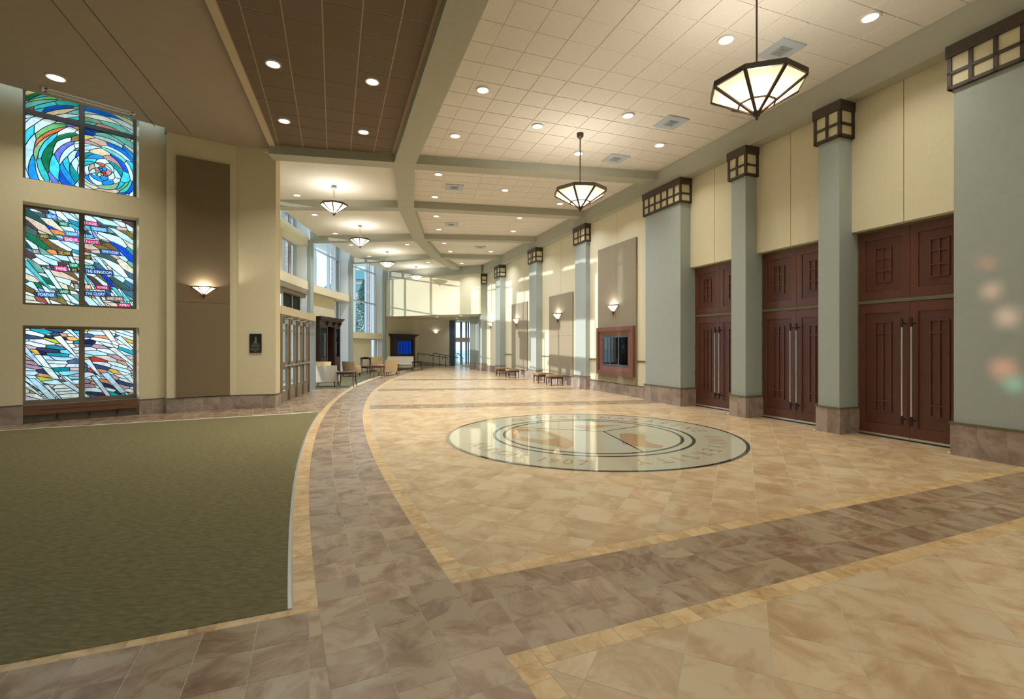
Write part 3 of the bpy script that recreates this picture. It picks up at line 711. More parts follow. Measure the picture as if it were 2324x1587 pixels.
# ---------------------------------------------------------------- coloured leaded windows
GB = next(k * .005 for k in range(2, 120) if W1.px(309.5, k * .005) >= a_r)   # glass plane behind the wall face
def gp(px, py): return W1.pz(px, py, GB)
def vor(seeds, x0, x1, y0, y1):
    out = []
    for i, s in enumerate(seeds):
        poly = [(x0, y0), (x1, y0), (x1, y1), (x0, y1)]
        nb_ = sorted(((s[0] - q[0]) ** 2 + (s[1] - q[1]) ** 2, q) for j, q in enumerate(seeds) if j != i)[:16]
        for d, q in nb_:
            n = (s[0] - q[0], s[1] - q[1]); m_ = ((s[0] + q[0]) / 2, (s[1] + q[1]) / 2)
            poly = hp(poly, n, n[0] * m_[0] + n[1] * m_[1])
            if len(poly) < 3: break
        if len(poly) > 2: out.append((s, poly))
    return out
def densify(poly, k=3):
    o = []
    for i in range(len(poly)):
        p, q = poly[i], poly[(i + 1) % len(poly)]
        for j in range(k): o.append((p[0] + (q[0] - p[0]) * j / k, p[1] + (q[1] - p[1]) * j / k))
    return o
def inset(poly, d):
    if area(poly) < 0: poly = poly[::-1]
    n = len(poly); o = []
    for i in range(n):
        a, b, c = Vector(poly[i - 1]), Vector(poly[i]), Vector(poly[(i + 1) % n])
        u, v = b - a, c - b
        if u.length < 1e-5 or v.length < 1e-5: o.append(tuple(b)); continue
        u.normalize(); v.normalize(); nu, nv = Vector((-u.y, u.x)), Vector((-v.y, v.x)); m_ = nu + nv
        if m_.length < .2: m_ = nu
        m_.normalize(); k = d / max(.45, m_.dot(nu)); o.append((b.x + m_.x * k, b.y + m_.y * k))
    return o
def clean(poly):
    o = []
    for p in poly:
        if not o or math.hypot(p[0] - o[-1][0], p[1] - o[-1][1]) > .004: o.append(p)
    if len(o) > 2 and math.hypot(o[0][0] - o[-1][0], o[0][1] - o[-1][1]) < .004: o.pop()
    return o
GL = {}
def glass(rgb, clear=.72):
    k = 'art_%d_%d_%d' % rgb
    if k not in GL: art_glass(k, rgb, clear); GL[k] = 1
    return k
def subtract(poly, rect):        # pieces of poly outside a convex rect
    out = []; cur = poly
    for n, d in convex(rect):
        cur = hp(cur, n, d)
        if len(cur) < 3: return [poly]
    if abs(area(cur)) < .0002: return [poly]
    cur = poly
    for n, d in convex(rect):
        o = hp(cur, (-n[0], -n[1]), -d)
        if len(o) > 2 and abs(area(o)) > 1e-5: out.append(o)
        cur = hp(cur, n, d)
        if len(cur) < 3: return out
    return out
def streaks(n, ang, l, w_, x0, x1, z0, z1, seed):
    rs = random.Random(seed); out = []
    for k in range(n):
        c = (rs.uniform(x0, x1), rs.uniform(z0, z1)); a = math.radians(ang + rs.uniform(-9, 9)); L = l * rs.uniform(.6, 1.3) / 2; W = w_ * rs.uniform(.7, 1.3) / 2
        u = (math.cos(a), math.sin(a)); v = (-u[1], u[0]); t = rs.uniform(.2, .9)
        out.append([(c[0] + u[0] * p + v[0] * q, c[1] + u[1] * p + v[1] * q) for p, q in ((-L, -W), (L * .8, -W * t), (L, W * t), (-L * .8, W))])
    return out
def leaded(win, cells, lights, pal, bands=(), shards=(), shard_pal=None):
    came = MB(); n = 0; rnd = random.Random(5); done = list(bands)
    for sh in shards:
        for L in lights:
            q = sh
            for h in (((1, 0), L[0]), ((-1, 0), -L[1]), ((0, 1), L[2]), ((0, -1), -L[3])): q = hp(q, *h)
            if len(q) < 3 or abs(area(q)) < .004: continue
            parts = [q]
            for b in done: parts = [r for p in parts for r in subtract(p, b)]
            for r in parts:
                r = clean(r)
                if len(r) < 3: continue
                if area(r) < 0: r = r[::-1]
                if abs(area(r)) < .0006: came.face([W1(x, GB - .004, z) for x, z in r]); continue
                piece(win, r, rnd.choice(shard_pal), came, 'glass_piece')
            done.append(q)
    bands = done
    for (s, poly) in cells:
        for L in lights:
            q = poly
            for h in (((1, 0), L[0]), ((-1, 0), -L[1]), ((0, 1), L[2]), ((0, -1), -L[3])): q = hp(q, *h)
            if len(q) < 3: continue
            parts = [q]
            for b in bands:
                parts = [r for p in parts for r in subtract(p, b)]
            for r in parts:
                r = clean(r)
                if len(r) < 3: continue
                if abs(area(r)) < .0006: came.face([W1(x, GB - .004, z) for x, z in r]); continue
                if area(r) < 0: r = r[::-1]
                piece(win, r, pal(s, rnd), came, 'glass_piece')
    return came
def piece(win, r, rgb, came, name):
    i = inset(r, .0075)
    if area(i) < .35 * area(r):
        i = inset(r, .003)
        if area(i) < .2 * area(r): came.face([W1(x, GB - .004, z) for x, z in r]); return None
    m = len(r)
    for k in range(m):
        a, b, c, d = r[k], r[(k + 1) % m], i[(k + 1) % m], i[k]
        came.add([W1(a[0], GB - .006, a[1]), W1(b[0], GB - .006, b[1]), W1(c[0], GB - .004, c[1]), W1(d[0], GB - .004, d[1])], [(0, 1, 2, 3)])
    return mk(name, MB().face([W1(x, GB, z) for x, z in i]), glass(rgb), win, recalc=False)
def wframe(win, a0, a1, z0, z1, cuts_a=(), cuts_z=(), w_=.07, m='frame_dark', top=True):
    fr = MB(); b0, b1 = GB - .045, GB + .06
    fr.box(W1, a0, a0 + w_, b0, b1, z0, z1).box(W1, a1 - w_, a1, b0, b1, z0, z1).box(W1, a0, a1, b0 + .002, b1, z0, z0 + w_)
    if top: fr.box(W1, a0, a1, b0 + .002, b1, z1 - w_, z1)
    for a in cuts_a: fr.box(W1, a - .042, a + .042, b0 + .001, b1, z0, z1)
    for z in cuts_z: fr.box(W1, a0, a1, b0 + .003, b1, z - .045, z + .045)
    return mk('window_frame', fr, m, win)
aL, aR = a_l - .02, a_r
gl, gr, gm = gp(57, 600)[0], gp(303, 600)[0], gp(185.5, 600)[0]
G = .002
# top window: a whirl of curved pieces
tz0 = gp(57, 404)[1]; tbar = gp(57, 252)[1]
win1 = root('window_1', W1((aL + aR) / 2, GB, tz0), 'top leaded glass window, swirling blue, white and green pieces around a small red eye', kind='structure')
wframe(win1, aL, aR, tz0 - .06, 7.6, [gm], [tbar], w_=.06)
ec = gp(229, 391); rs = random.Random(11); seeds = []
rk = [.0, .07]
while rk[-1] < 3.1: rk.append(rk[-1] + min(.04 + .06 * rk[-1], .095))
def rad_of(v):
    v = max(0, v / .45); i = min(int(v), len(rk) - 2); return rk[i] + (rk[i + 1] - rk[i]) * (v - i)
for k in range(len(rk) - 1):
    nth = max(5, round(2 * math.pi * (rk[k] + .05) / (.36 + .20 * min(1, rk[k])))); off = rs.random() * 6.28 / nth
    for j in range(nth): seeds.append((-math.pi + (j + rs.uniform(.1, .9)) * 2 * math.pi / nth, (k + .5 + rs.uniform(-.42, .42)) * .45))
cells = []
for s, poly in vor(seeds, -math.pi, math.pi, 0, (len(rk) - 1) * .45):
    def f(u, v):
        r_ = rad_of(v); t_ = u + .3 + .75 * r_ + .06 * math.sin(3 * u) ; return (ec[0] + r_ * math.cos(t_) * 1.02, ec[1] + r_ * math.sin(t_) * .98)
    cells.append(((rad_of(s[1]), s[0], f(*s)), [f(*p) for p in densify(poly, 4)]))
WHITE = [(222, 240, 240), (236, 240, 234), (206, 232, 238)]
def pal_top(s, r):
    rad, th, c = s
    if rad < .09: return r.choice([(220, 60, 50), (200, 150, 90), (226, 210, 180), (60, 130, 190)])
    x = r.random()
    if rad > 1.55 and c[1] > ec[1] + .9 and x < .55: return r.choice([(70, 216, 230), (40, 190, 224), (132, 200, 110), (224, 160, 150), (240, 214, 150)])
    if x < .36: return r.choice(WHITE)
    if x < .60: return r.choice([(20, 110, 214), (30, 150, 224), (14, 84, 190), (44, 190, 220), (70, 210, 226)])
    if x < .72: return r.choice([(20, 150, 150), (60, 190, 180), (120, 200, 190)])
    if x < .84: return r.choice([(120, 186, 106), (90, 160, 90), (20, 116, 70), (150, 180, 130)])
    if x < .93: return r.choice([(232, 206, 160), (240, 200, 110), (226, 180, 150), (210, 150, 140)])
    return r.choice([(184, 80, 70), (226, 110, 50), (110, 120, 210), (150, 110, 60)])
LT = [(gl, gm - .042, tz0, tbar - .045), (gm + .042, gr, tz0, tbar - .045), (gl, gm - .042, tbar + .045, 7.54), (gm + .042, gr, tbar + .045, 7.54)]
mk('lead_came', leaded(win1, cells, LT, pal_top), 'lead', win1, recalc=False)
# middle window: slanting streams with lettered bands
mz0, mz1 = gp(57, 687.5)[1], gp(57, 468)[1]
win2 = root('window_2', W1((aL + aR) / 2, GB, mz0), 'middle leaded glass window, slanting streams of colour crossed by lettered bands', kind='structure')
wframe(win2, aL, aR, mz0 - .06, mz1 + .06, [gm], [], w_=.06)
def flow(ang, du, dv, amp, x0, x1, z0, z1, seed, bend=0.0):
    rs = random.Random(seed); c = ((x0 + x1) / 2, (z0 + z1) / 2); Rr = math.hypot(x1 - x0, z1 - z0) / 2 + .2; seeds = []
    v = -Rr; k = 0
    while v < Rr:
        u = -Rr + rs.random() * du
        while u < Rr: seeds.append((u + rs.uniform(-.3, .3) * du, (v + rs.uniform(-.25, .25) * dv) * 4)); u += du * rs.uniform(.7, 1.3)
        v += dv
    ca, sa_ = math.cos(ang), math.sin(ang)
    def f(u, v):
        v = v / 4 + amp * math.sin(2.3 * u + 1.1) + amp * .6 * math.sin(5.1 * u + .4) + bend * u * u
        return (c[0] + u * ca - v * sa_, c[1] + u * sa_ + v * ca)
    return [((s[0], s[1] / 4, f(*s)), [f(*p) for p in densify(poly, 4)]) for s, poly in vor(seeds, -Rr, Rr, -Rr * 4, Rr * 4)]
def pal_mid(s, r):
    u, v, c = s; x = r.random(); hgt = (c[1] - mz0) / (mz1 - mz0)
    if x < .40: return r.choice(WHITE + [(200, 226, 226)])
    if x < .58: return r.choice([(20, 70, 190), (60, 190, 210), (120, 200, 220), (40, 150, 170), (110, 120, 210)]) if hgt > .45 else r.choice([(30, 60, 76), (60, 100, 120), (20, 56, 160), (60, 90, 80)])
    if x < .72: return r.choice([(40, 80, 70), (110, 160, 140), (20, 110, 70), (70, 96, 84)])
    if x < .86: return r.choice([(234, 212, 180), (226, 190, 160), (220, 170, 150)])
    return r.choice([(160, 80, 64), (120, 84, 40), (130, 110, 50), (90, 60, 60), (236, 140, 70)])
WORDS = [('AS WE', 540, 245, 700, 300, (70, 140, 220), 0), ('WHO', 690, 335, 840, 388, (30, 130, 80), 0), ('FORGIVE', 1020, 335, 1190, 385, (226, 40, 110), 0),
         ('THOSE', 1390, 398, 1540, 442, (216, 150, 130), 0), ('TRESPASS', 1075, 398, 1300, 455, (70, 150, 205), 0), ('AND', 450, 485, 605, 535, (92, 78, 24), 1),
         ('AGAINST', 765, 455, 958, 510, (60, 150, 210), 0), ('US', 1020, 490, 1140, 535, (70, 160, 210), 0), ('LEAD US', 750, 522, 958, 578, (240, 90, 150), 0),
         ('NOT', 1020, 556, 1215, 608, (226, 30, 90), 0), ('BUT', 370, 668, 492, 720, (126, 116, 112), 0), ('DELIVER', 672, 685, 880, 742, (66, 52, 16), 1),
         ('TEMPTATION', 1190, 672, 1450, 732, (24, 66, 140), 0), ('US', 1016, 738, 1110, 788, (84, 66, 24), 1), ('FROM', 815, 832, 958, 886, (26, 130, 86), 0),
         ('EVIL', 1016, 858, 1150, 906, (40, 150, 106), 0), ('FOR', 540, 862, 622, 905, (140, 116, 110), 0), ('THINE', 628, 868, 830, 932, (196, 44, 96), 0),
         ('IS', 836, 890, 958, 942, (44, 40, 22), 1), ('THE KINGDOM', 1016, 908, 1370, 970, (28, 64, 130), 0), ('AND', 876, 1078, 958, 1138, (150, 130, 124), 0),
         ('THE', 1016, 1092, 1108, 1148, (222, 170, 130), 0), ('POWER', 1140, 1102, 1320, 1152, (206, 40, 84), 0), ('AND', 690, 1148, 850, 1202, (20, 120, 80), 0),
         ('THE GLORY', 1016, 1172, 1290, 1232, (30, 70, 130), 0), ('FOREVER', 425, 1182, 690, 1242, (40, 90, 140), 0), ('AND EVER', 1255, 1232, 1500, 1288, (150, 96, 60), 0),
         ('AMEN', 1400, 1310, 1580, 1362, (206, 40, 84), 0)]
from mathutils.geometry import tessellate_polygon
def text_loops(wd):              # outline loops and faces of a flat word
    cu = bpy.data.curves.new('t', 'FONT'); cu.body = wd; cu.size = 1; cu.resolution_u = 2
    o = bpy.data.objects.new('t', cu); COL.objects.link(o); dg = bpy.context.evaluated_depsgraph_get(); dg.update()
    me = bpy.data.meshes.new_from_object(o.evaluated_get(dg), depsgraph=dg); bpy.data.objects.remove(o)
    bm = bmesh.new(); bm.from_mesh(me); bmesh.ops.remove_doubles(bm, verts=bm.verts, dist=1e-5)
    nxt = {}
    for e in bm.edges:
        if len(e.link_faces) == 1:
            a, b = e.verts
            for l in e.link_loops: a, b = l.vert, l.link_loop_next.vert
            nxt[a.index] = b.index
    bm.verts.ensure_lookup_table(); L = []; seen = set()
    for k in list(nxt):
        if k in seen: continue
        loop = []; j = k
        while j not in seen and j in nxt: seen.add(j); loop.append(tuple(bm.verts[j].co[:2])); j = nxt[j]
        if len(loop) > 2: L.append(loop)
    res = ([tuple(v.co[:2]) for v in bm.verts], [tuple(v.index for v in f.verts) for f in bm.faces]); bm.free(); bpy.data.meshes.remove(me)
    return L, res
bands = []
for wd, x0, y0, x1, y1, c_, g_ in WORDS:
    cxp, cyp = (x0 + x1) / 2, (y0 + y1) / 2
    A0, A1 = gp(x0 / 5.29, 0)[0], gp(x1 / 5.29, 0)[0]; zc = gp(cxp / 5.29, 440 + cyp / 5.29)[1]
    hh = (y1 - y0) / 5.29 * .5 * .0096
    A0 = max(A0, gl); A1 = min(A1, gr)
    sk = .03
    bands.append([(A0 + (0 if A0 <= gm + .06 and A0 > gm - .02 else sk), zc - hh), (A1, zc - hh), (A1 - sk, zc + hh), (A0, zc + hh)])
LM = [(gl, gm - .042, mz0, mz1), (gm + .042, gr, mz0, mz1)]
came2 = leaded(win2, flow(math.radians(-33), .55, .10, .06, gl, gr, mz0, mz1, 3, .05), LM, pal_mid, bands, streaks(12, -58, .75, .11, gl, gr, mz0, mz1, 9), WHITE + [(236, 222, 190), (150, 160, 220), (214, 236, 236), (90, 190, 190)])
for (wd, x0, y0, x1, y1, c_, g_), b in zip(WORDS, bands):
    vs, fs = text_mesh(wd, 1.0); vs = [(x, y) for x, y, z in vs if z > 0]
    i = inset(b, .0075); m = 4; bq = b if area(b) > 0 else b[::-1]
    for k in range(m):
        p, q, r_, t_ = bq[k], bq[(k + 1) % m], i[(k + 1) % m], i[k]
        came2.add([W1(p[0], GB - .006, p[1]), W1(q[0], GB - .006, q[1]), W1(r_[0], GB - .004, r_[1]), W1(t_[0], GB - .004, t_[1])], [(0, 1, 2, 3)])
    loops, tris = text_loops(wd); xs = [p[0] for L in loops for p in L]; w0 = max(xs) - min(xs); xm = (max(xs) + min(xs)) / 2
    zlo, zhi = min(p[1] for p in i), max(p[1] for p in i); hh = zhi - zlo
    A0, A1 = max(i[0][0], i[3][0]) , min(i[1][0], i[2][0])
    A0, A1 = sorted((min(max(p[0] for p in i if abs(p[1] - z_) < .01) for z_ in (zlo, zhi)), max(min(p[0] for p in i if abs(p[1] - z_) < .01) for z_ in (zlo, zhi))))
    A0 += .01; A1 -= .01; kx = min((A1 - A0) / w0, hh * 1.35); ky = hh * .98
    T_ = lambda p: ((A0 + A1) / 2 + (p[0] - xm) * kx, zlo + hh * .16 + p[1] * ky)
    loops = [[T_(p) for p in L] for L in loops]
    inside = lambda p, L: sum(((L[j - 1][1] > p[1]) != (L[j][1] > p[1])) and (p[0] < (L[j - 1][0] - L[j][0]) * (p[1] - L[j][1]) / (L[j - 1][1] - L[j][1]) + L[j][0]) for j in range(len(L))) % 2
    cnt = [any(inside(L[0], K) for K in loops if K is not L) for L in loops]
    mbp = MB()
    def tess(ls):
        fl_ = [p for L in ls for p in L]; t3 = tessellate_polygon([[Vector((p[0], p[1], 0)) for p in L] for L in ls])
        mbp.add([W1(p[0], GB, p[1]) for p in fl_], [tuple(t) for t in t3])
    tess([i] + [L for L, c in zip(loops, cnt) if not c])
    for L, c in zip(loops, cnt):
        if c: tess([L])
    o = mk('lettered_piece', mbp, glass(c_), win2, recalc=False)
    mk('lettering', MB().add([W1(*(lambda q: (q[0], GB, q[1]))(T_(p))) for p in tris[0]], tris[1]), glass((250, 206, 110) if g_ else (250, 250, 246)), o, recalc=False)
mk('lead_came', came2, 'lead', win2, recalc=False)
# lower window
lz0, lz1 = gp(57, 910)[1], gp(57, 745.5)[1]
win3 = root('window_3', W1((aL + aR) / 2, GB, lz0), 'lowest leaded glass window, pale pink, white, slate and turquoise shards', kind='structure')
wframe(win3, aL, aR, lz0 - .12, lz1 + .06, [gm], [], w_=.06, m='frame_taupe')
mk('sill_rail', MB().box(W1, aL, aR, GB - .05, GB + .06, lz0 - .12, lz0), 'frame_taupe', win3)
mk('lower_panel', MB().box(W1, aL, aR, GB + .0, GB + .05, .0, lz0 - .12), 'frame_dark', win3)
mk('lower_panel_post', MB().box(W1, gm - .04, gm + .04, GB - .03, GB + .05, .2, lz0 - .12), 'frame_taupe', win3)
def pal_low(s, r):
    x = r.random()
    if abs((s[2][0] - gl) % .55 - (2 - s[2][1]) * .5 % .55) < .06: return r.choice([(238, 240, 236), (222, 236, 240)])
    if x < .30: return r.choice(WHITE + [(232, 220, 226)])
    if x < .52: return r.choice([(206, 160, 160), (222, 184, 176), (196, 150, 160), (236, 206, 186)])
    if x < .72: return r.choice([(60, 74, 104), (88, 104, 134), (48, 56, 80), (30, 40, 70)])
    if x < .88: return r.choice([(30, 160, 176), (80, 196, 210), (150, 214, 226), (20, 130, 140)])
    return r.choice([(226, 200, 50), (236, 176, 70), (200, 60, 50), (224, 150, 110), (200, 200, 60)])
mk('lead_came', leaded(win3, flow(math.radians(-11), .40, .075, .045, gl, gr, lz0, lz1, 8), [(gl, gm - .042, lz0, lz1), (gm + .042, gr, lz0, lz1)], pal_low, (), streaks(20, -52, .62, .10, gl, gr, lz0, lz1, 4), WHITE + [(232, 226, 210), (214, 232, 240), (200, 222, 240)]), 'lead', win3, recalc=False)
# added unseen window, made up to throw colour spots on the wide column
w8 = root('window_8', (XW - .1, -.5, 3.9), 'coloured leaded window behind the viewer, out of the photo', kind='structure')
art_glass('art_milky', (70, 74, 76), 0.0)
rects = []
for px, py, sz, c_ in SPOTS:
    s_, z_ = RW.pz(px, py, 8.5); p = RW(s_, 8.5, z_); k = (p[0] - XW + .1) / math.cos(PHI); y_ = p[1] - k * math.sin(PHI); zz = z_ + k * math.tan(ELV)
    if not 4.0 < zz < 6.4: continue
    rects.append(([(y_ - sz / 2, zz - sz / 2), (y_ + sz / 2, zz - sz / 2), (y_ + sz / 2, zz + sz / 2), (y_ - sz / 2, zz + sz / 2)], c_))
parts = [[(-1.9, 3.9), (.9, 3.9), (.9, 6.5), (-1.9, 6.5)]]
for r, c_ in rects: parts = [q for p in parts for q in subtract(p, r)]
for p in parts: mk('milky_piece', MB().face([(XW - .1, y, z) for y, z in p]), 'art_milky', w8, recalc=False)
for i, (r, c_) in enumerate(rects):
    if 'spot_%d' % i not in M: art_glass('spot_%d' % i, c_, .85)
    mk('glass_piece', MB().face([(XW - .1, y, z) for y, z in r]), 'spot_%d' % i, w8, recalc=False)
# low heater under the window
ht = root('baseboard_heater', W1((aL + aR) / 2, 0, 0), 'long low brown heater cover under the coloured windows', 'heater')
h0, h1 = wz(52, 936), wz(52, 951)
hz1 = wz(52, 932, .0)
mk('cover', MB().box(W1, aL + .01, aR - .03, -.01, .10, .17, .36), 'heater', ht)
mk('groove', MB().box(W1, aL + .25, aR - .3, -.013, .0, .262, .27), 'dark_metal', ht)
mk('top_grille', MB().box(W1, aL + .01, aR - .03, .0, .11, .36, .372), 'frame_dark', ht)
mk('plinth', MB().box(W1, aL + .01, aR - .03, .05, .12, 0, .17), 'frame_dark', ht)
for k in (.28, .55, .8):
    a = aL + (aR - aL) * k; mk('bracket', MB().box(W1, a - .012, a + .012, .0, .06, .06, .17), 'dark_metal', ht)
# fabric panel and plaque on the return walls
x0, x1 = W2.px(400), W2.px(521.5)
fp = root('acoustic_panel', W2((x0 + x1) / 2, 0, .36), 'tall dark brown fabric panel behind the single wall lamp at left', 'wall panel')
zt = W2.pz(400, 353)[1]
for z0, z1 in ((.36, 2.62), (2.625, zt)): mk('fabric_section', MB().box(W2, x0, x1, -.05, .01, z0, z1), 'fabric_brown', fp)
pq = root('wall_plaque', W3(W3.px(580), 0, 1.45), 'small black plaque with a pale tower emblem and lines of text', 'plaque')
q0, q1 = W3.px(567), W3.px(594); zq0, zq1 = W3.pz(580, 801)[1], W3.pz(580, 758)[1]
mk('plate', MB().box(W3, q0, q1, -.03, .005, zq0, zq1), 'plaque', pq)
hq = zq1 - zq0; wq = q1 - q0
em = MB(); B_ = -.0325
for (u0, u1, v0, v1) in ((.46, .60, .52, .70), (.48, .58, .70, .80), (.50, .56, .80, .86), (.36, .47, .52, .60), (.60, .64, .52, .57)): em.box(W3, q0 + wq * u0, q0 + wq * u1, B_, -.028, zq0 + hq * v0, zq0 + hq * v1)
mk('tower_emblem', em, 'plaque_text', pq)
for (u0, u1, v, t) in ((.25, .80, .475, .014), (.10, .88, .395, .022), (.18, .80, .325, .012), (.08, .90, .255, .014), (.14, .82, .185, .014), (.08, .90, .14, .014), (.35, .62, .08, .014)):
    mb = MB(); x = u0; r = random.Random(int(v * 1000))
    while x < u1:
        l = r.uniform(.03, .09); mb.box(W3, q0 + wq * x, q0 + wq * min(u1, x + l), B_, -.028, zq0 + hq * (v - t), zq0 + hq * (v + t)); x += l + .018
    mk('text_line', mb, 'plaque_text', pq)
# ---------------------------------------------------------------- window side of the hall
PA, P1, PB, PC = (-8.05, 12.7), (-9.1, 21.67), (-9.17, 27.36), (-8.55, 32.25)
def bay(i, p, q, z0, z1, zlow, label, posts, transoms, extra=None):
    fr = Fr(p, (q[0] - p[0], q[1] - p[1])); L = math.hypot(q[0] - p[0], q[1] - p[1])
    if fr.b[0] > 0: fr.b = (-fr.b[0], -fr.b[1])        # b > 0 points outside
    g = .55
    wv = struct('wall_window', MB().box(fr, 0, L, 0, g, z0, z1), 'cream', 'cream band across the window wall, %s' % label)
    mk('wall_section', MB().box(fr, .1, L * .72, .30, .5, zlow, z0), 'cream', wv)
    if zlow:
        ms = MB()
        for a in (.05, L * .18, L * .36, L * .54): ms.box(fr, a - .03, a + .03, .42, .54, 0, zlow)
        for z in (.05, 2.3): ms.box(fr, 0, L * .72, .43, .53, z - .03, z + .03)
        mk('lower_frame', ms, 'edge_metal', wv)
    mk('reveal', MB().box(fr, L - .16, L + .02, .05, 1.0, 0, 7.6), 'white_wall', wv)
    w_ = root('window_%d' % i, fr(L / 2, g, z1), 'tall window in the %s' % label, kind='structure')
    fm = MB(); zs = [z1] + transoms + [7.58]
    for a in [.03] + [L * k for k in posts] + [L - .19]: fm.box(fr, a - .035, a + .035, g - .07, g + .07, z1, 7.6)
    for z in zs: fm.box(fr, 0, L - .16, g - .065, g + .065, z - .035, z + .035)
    mk('window_frame', fm, 'steel' if False else 'edge_metal', w_)
    ed = [.03] + [L * k for k in posts] + [L - .19]
    for a, b in zip(ed, ed[1:]):
        for c, d in zip(zs, zs[1:]): mk('pane', MB().face([fr(a, g, c), fr(b, g, c), fr(b, g, d), fr(a, g, d)]), 'glass', w_, recalc=False)
    lm = MB()
    for a in (L * .72 + .02, L * .82, L - .19): lm.box(fr, a - .03, a + .03, g - .06, g + .06, 0, z0)
    for z in (.1, 2.2, z0 - .03): lm.box(fr, L * .72, L - .16, g - .055, g + .055, z - .03, z + .03)
    mk('side_frame', lm, 'edge_metal', w_)
    for a, b in ((L * .72, L * .82), (L * .82, L - .19)): mk('pane', MB().face([fr(a, g, .1), fr(b, g, .1), fr(b, g, z0), fr(a, g, z0)]), 'glass', w_, recalc=False)
    return fr, L
frA, LA = bay(4, PA, P1, 6.02, 6.42, 4.43, 'first bay, above the glass entrance doors', [.36, .72, .82], [])
frB, LB = bay(5, P1, PB, 4.03, 4.40, 0, 'second bay, above the tall dark display cabinet', [.36, .68, .84], [6.32])
frC, LC = bay(6, PB, PC, 2.0, 2.36, 0, 'third bay, behind the lounge seating', [.36, .68, .84], [4.3, 6.32])
# first bay: second band and the dark transom above the entrance
wv = struct('wall_window', MB().box(frA, 3.2, LA, .0, .55, 4.06, 4.43), 'cream', 'lower cream band over the dark transom window')
aq0, aq1 = frA.px(639, .1), frA.px(679, .1)
tw = root('window_7', frA((aq0 + aq1) / 2, .1, 2.7), 'dark transom window with a grey cornice above the entrance doors', kind='structure')
z_a = 3.62
mk('cornice', MB().box(frA, aq0 - .9, aq1 + .25, -.22, .3, z_a + .14, z_a + .24).box(frA, aq0 - .9, aq1 + .15, -.12, .3, z_a, z_a + .14), 'frame_taupe', tw)
fm = MB()
for k in (0, .52, 1.0): a = aq0 + (aq1 - aq0) * k; fm.box(frA, a - .03, a + .03, .05, .12, 2.5, z_a)
mk('window_frame', fm, 'edge_metal', tw)
for a, b in ((0, .52), (.52, 1.0)): mk('dark_pane', MB().box(frA, aq0 + (aq1 - aq0) * a + .03, aq0 + (aq1 - aq0) * b - .03, .10, .14, 2.5, z_a), 'black', tw)
for i, (p, lab) in enumerate(((P1, 'first'), (PB, 'second'), (PC, 'third'))):
    fr = Fr(p, (0, 1)); struct('wall_pier', MB().box(fr, -.12, .22, -.12, .12, 0, 6.3), 'sage', '%s slim grey pier of the window wall' % lab)
# glass entrance vestibule
DV0, DV1 = at(637.6, 916), (-7.12, 17.45)
DV = Fr(DV0, (DV1[0] - DV0[0], DV1[1] - DV0[1])); LV = math.hypot(DV1[0] - DV0[0], DV1[1] - DV0[1])
if DV.b[0] > 0: DV.b = (-DV.b[0], -DV.b[1])
ve = struct('wall_entrance', MB().box(DV, 0, LV + .06, -.03, .12, 2.46, 2.69), 'cream', 'low cream header over the glass entrance doors')
mk('roof_slab', MB().prism([DV(0, .12, 0)[:2], DV(LV + .06, .12, 0)[:2], DV(LV + .06, 2.0, 0)[:2], DV(0, 2.2, 0)[:2]], 2.5, 2.69), 'white_wall', ve)
mk('end_post', MB().box(DV, LV - .02, LV + .1, -.02, .16, 0, 2.47), 'edge_metal', ve)
edges = [DV.px(x) for x in (639, 657, 674, 688.5, 701)]
dv = root('door_4', DV(LV / 2, 0, 0), 'row of four narrow glass entrance doors in taupe metal frames', kind='structure')
fm = MB()
for a in edges[1:] + [0.04]: fm.box(DV, a - .05, a + .05, -.03, .10, 0, 2.46)
fm.box(DV, 0, LV, -.02, .10, 2.40, 2.47)
mk('door_frame', fm, 'frame_taupe', dv)
for a, b in zip([.04] + edges[1:-1], edges[1:]):
    a += .055; b -= .055
    lf = MB(); st_ = (b - a) * .16
    lf.box(DV, a, a + st_, 0, .05, .02, 2.38).box(DV, b - st_ * 1.4, b, 0, .05, .02, 2.38)
    lf.box(DV, a, b, 0, .05, .02, .30).box(DV, a, b, 0, .05, .92, 1.12).box(DV, a, b, 0, .05, 2.22, 2.38)
    leaf = mk('door_leaf', lf, 'frame_taupe', dv)
    for z0, z1 in ((.30, .92), (1.12, 2.22)): mk('pane', MB().face([DV(a + st_, .025, z0), DV(b - st_ * 1.4, .025, z0), DV(b - st_ * 1.4, .025, z1), DV(a + st_, .025, z1)]), 'glass', leaf, recalc=False)
    mk('push_bar', MB().tube([DV(a + .02, -.06, 1.02), DV(b - .02, -.06, 1.02)], .022, 8), 'edge_metal', leaf)
    cl = MB().box(DV, a + .05, a + (b - a) * .55, -.07, .0, 2.20, 2.32); cl.bar(DV(a + .1, -.09, 2.34), DV(b - .1, -.12, 2.36), .025)
    mk('door_closer', cl, 'steel', leaf)
mk('side_pane', MB().face([DV(edges[-1] + .05, .03, .05), DV(LV - .02, .03, .05), DV(LV - .02, .03, 2.4), DV(edges[-1] + .05, .03, 2.4)]), 'glass', dv, recalc=False)
